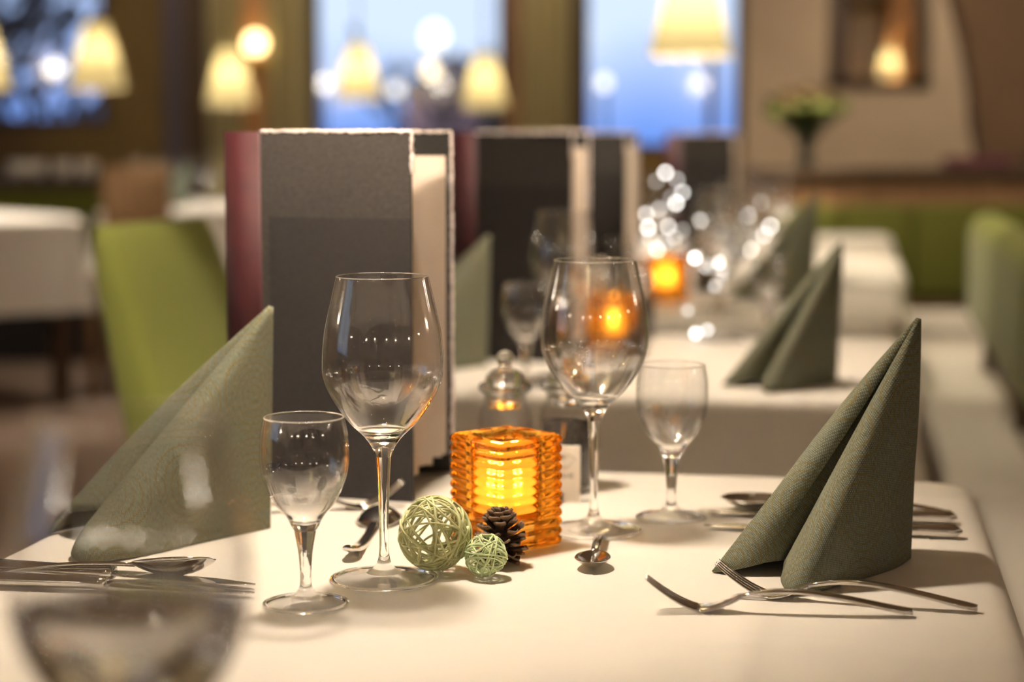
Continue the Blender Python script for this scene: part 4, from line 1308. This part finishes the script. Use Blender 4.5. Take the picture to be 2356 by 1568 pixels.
# ------------------------------------------------------------------ left background
make_cloth(-1.75, -0.90, 8.1, 9.6, 0.26, 'white tablecloth of the far table behind the wooden chair', M['cloth_white'], 21, 'white tablecloths at the left', 0)
t = thing('side_table', 'far dining table under the white cloth behind the wooden chair', 'table', (0, 0, 0))
box('tabletop', -1.75, -0.90, 8.1, 9.6, TH - 0.033, TH - 0.003, M['wood_dark'], t)
for x in (-1.70, -0.95):
    for y in (8.15, 9.55): box('leg', x - .03, x + .03, y - .03, y + .03, 0, TH - 0.033, M['wood_dark'], t)
lc = make_cloth(-0.55, 0.55, -0.5, 0.5, 0.36, 'white tablecloth with a pointed hanging corner at the left edge', M['cloth_white'], 22, 'white tablecloths at the left', math.radians(38))
lc.location = (-2.40, 7.45, 0)
t = thing('side_table', 'dining table under the white cloth with the pointed corner at the left edge', 'table', (-2.40, 7.45, 0), math.radians(38))
box('tabletop', -0.55, 0.55, -0.5, 0.5, TH - 0.033, TH - 0.003, M['wood_dark'], t)
for x in (-0.48, 0.48):
    for y in (-0.43, 0.43): box('leg', x - .03, x + .03, y - .03, y + .03, 0, TH - 0.033, M['wood_dark'], t)
# bench with a shelf under the left window
t = thing('wall_bench', 'dark green bench below the left window', 'bench', (0, 0, 0))
box('backrest', -3.4, -1.95, 9.3, 9.42, 0.42, 0.80, M['green_dark'], t, 0.02)
box('seat', -3.4, -1.95, 8.85, 9.32, 0.34, 0.42, M['green_dark'], t, 0.02)
box('base', -3.38, -1.97, 8.9, 9.3, 0, 0.34, M['black'], t)
box('shelf', -3.4, -1.9, 9.28, 9.62, 0.80, 0.85, M['wood_dark'], t)
box('plinth', -3.38, -1.92, 9.44, 9.60, 0, 0.80, M['wood_dark'], t)
cup = lathe('cup', [(0, 0), (0.03, 0), (0.045, 0.03), (0.05, 0.075), (0.047, 0.075), (0.04, 0.03), (0, 0.01)], M['china'], None, 20)
CG = 'white cups on the shelf under the left window'
for i, x in enumerate((-2.42, -2.33, -2.20, -2.08)):
    o = cup if i == 0 else cup.copy()
    if i: C.objects.link(o)
    o.location = (x, 9.40, 0.851)
    tag(o, ['blurred white cup on the shelf, leftmost of four', 'blurred white cup on the shelf, second of four', 'blurred white cup on the shelf, third of four', 'blurred white cup on the shelf nearest the wooden chair'][i], 'cup', CG)
# wooden chair
t = thing('wooden_chair', 'brown wooden chair with slatted back before the far white table', 'chair', (-1.56, 7.80, 0), 0)
for sx in (-0.12, 0.12):
    box('leg', sx - .022, sx + .022, 0.16, 0.20, 0, 0.93, M['wood_chair'], t, 0.006)
    box('leg', sx - .02, sx + .02, -0.22, -0.18, 0, 0.44, M['wood_chair'], t, 0.006)
box('seat', -0.16, 0.16, -0.23, 0.21, 0.44, 0.475, M['wood_chair'], t, 0.008)
box('back_panel', -0.11, 0.11, 0.17, 0.19, 0.62, 0.93, M['wood_chair'], t, 0.01)
# laid things on the far white table
for i, (x, y, lab) in enumerate([(-1.50, 8.45, 'dark napkin cone on the far white table, left of two'), (-1.22, 8.9, 'dark napkin cone on the far white table, right of two')]):
    o = napR.copy(); o.data = napR.data.copy(); o.data.materials[0] = M['napkin_dark']; C.objects.link(o)
    o.location = (x, y, TH); o.scale = (1.15, 1.15, 1.15); o['label'] = lab; o['group'] = 'dark napkins on the far table'
for x, y, lab in [(-1.62, 8.3, 'wine glass on the far white table at its left end'), (-1.50, 8.25, 'wine glass on the far white table beside the left one'), (-1.32, 8.32, 'wine glass on the far white table before the napkins')]:
    dup(wine, (x, y, TH), label=lab, group=WG)
o = lathe('candle_jar', [(0, 0), (0.05, 0), (0.055, 0.02), (0.055, 0.1), (0.05, 0.1), (0.05, 0.02), (0, 0.01)], M['napkin_dark'], None, 20); o.location = (-1.05, 8.2, TH); tag(o, 'short dark jar on the far white table', 'jar')

# ------------------------------------------------------------------ outside
struct(box('ground', -40, 40, Y1 + 1.3, 80, -0.6, -0.5, M['snow']))
def tree(x, y, h, label, seed, fol=False):
    rnd = random.Random(seed); m = MB()
    def br(p, d, l, r, dep):
        q = p + d * l
        m.tube([p, p.lerp(q, .5) + Vector((rnd.uniform(-1, 1), rnd.uniform(-1, 1), 0)) * l * .05, q], [r, r * .85, r * .65], 5)
        if dep == 0: return
        for k in range(3 if dep > 1 else 4):
            nd = (d + Vector((rnd.uniform(-1, 1), rnd.uniform(-1, 1), rnd.uniform(-.35, .55))) * 0.9).normalized()
            br(p.lerp(q, rnd.uniform(.45, 1)), nd, l * rnd.uniform(.55, .8), r * .6, dep - 1)
    br(Vector((0, 0, 0)), Vector((0, 0, 1)), h * .35, h * .03, 5)
    o = m.build('bare_tree', M['bark'], None, True); o.location = (x, y, -0.5)
    if fol:
        lf = MB()
        for k in range(900):
            c = Vector((rnd.gauss(0, h * .22), rnd.gauss(0, h * .22), h * rnd.uniform(.25, 1.0)))
            mt = Matrix.Translation(c) @ Euler((rnd.uniform(0, 6), rnd.uniform(0, 6), rnd.uniform(0, 6))).to_matrix().to_4x4()
            r_ = h * 0.022
            lf.add([mt @ Vector(p) for p in ((-r_, 0, 0), (0, r_ * .6, 0), (r_, 0, 0), (0, -r_ * .6, 0))], [(0, 1, 2, 3)])
        lf.build('foliage', M['bark'], o)
    return tag(o, label, 'tree', 'bare trees outside')
tree(-4.1, 16.0, 4.2, 'dark bare tree outside the left window, larger one', 2, True)
tree(-6.0, 19.0, 4.0, 'dark bare tree outside the left window, at its left edge', 7, True)
tree(-0.9, 27.0, 3.8, 'dark bare tree outside the middle window', 9)
tree(0.2, 24.0, 3.4, 'dark bare tree outside beside the curtain', 12)
t = thing('house', 'pink house with slate roof seen far through the middle window', 'house', (-1.0, 34, -0.5))
box('walls', -0.9, 0.9, 0, 3, 0, 2.3, M['facade'], t)
b = MB(); b.add([(-1.05, -.1, 2.3), (1.05, -.1, 2.3), (1.05, 3.1, 2.3), (-1.05, 3.1, 2.3), (0, -.1, 3.0), (0, 3.1, 3.0)], [(0, 1, 4), (2, 3, 5), (1, 2, 5, 4), (3, 0, 4, 5), (3, 2, 1, 0)]); b.build('roof', M['roof_slate'], t)
def stand_in(x, y, z_, r, mat, label):  # lamps added outside, standing in for blurred lamp reflections in the panes
    t = thing('stand_in_lamp', label, 'stand-in lamp', (x, y, -0.5), 0, 'added lamps for blurred glows in the windows')
    m = MB(); m.tube([(0, 0, 0), (0, 0, z_ + 0.5 - r)], 0.025, 8); m.build('post', M['bark'], t)
    lathe('lamp_head', [(r * math.sin(PI * k / 10), z_ + 0.5 - r * 1.2 * math.cos(PI * k / 10)) for k in range(11)], mat, t, 16)
stand_in(-2.34, 24, 1.667, 0.06, M['pane_glow_white'], 'stand-in lamp for a blurred glow at the left edge of the middle window')
stand_in(-1.45, 24, 1.614, 0.07, M['pane_glow_white'], 'stand-in lamp for a blurred glow right of the left middle-window cone lamp')
stand_in(-0.846, 20, 1.72, 0.07, M['pane_glow_warm'], 'warm stand-in lamp for a blurred glow at the centre of the middle window')
stand_in(-1.04, 26, 2.36, 0.15, M['pane_glow_white'], 'large white stand-in lamp for a blurred glow high in the middle window')
stand_in(1.05, 22, 1.64, 0.065, M['pane_glow_white'], 'white stand-in lamp for a blurred glow in the right window')
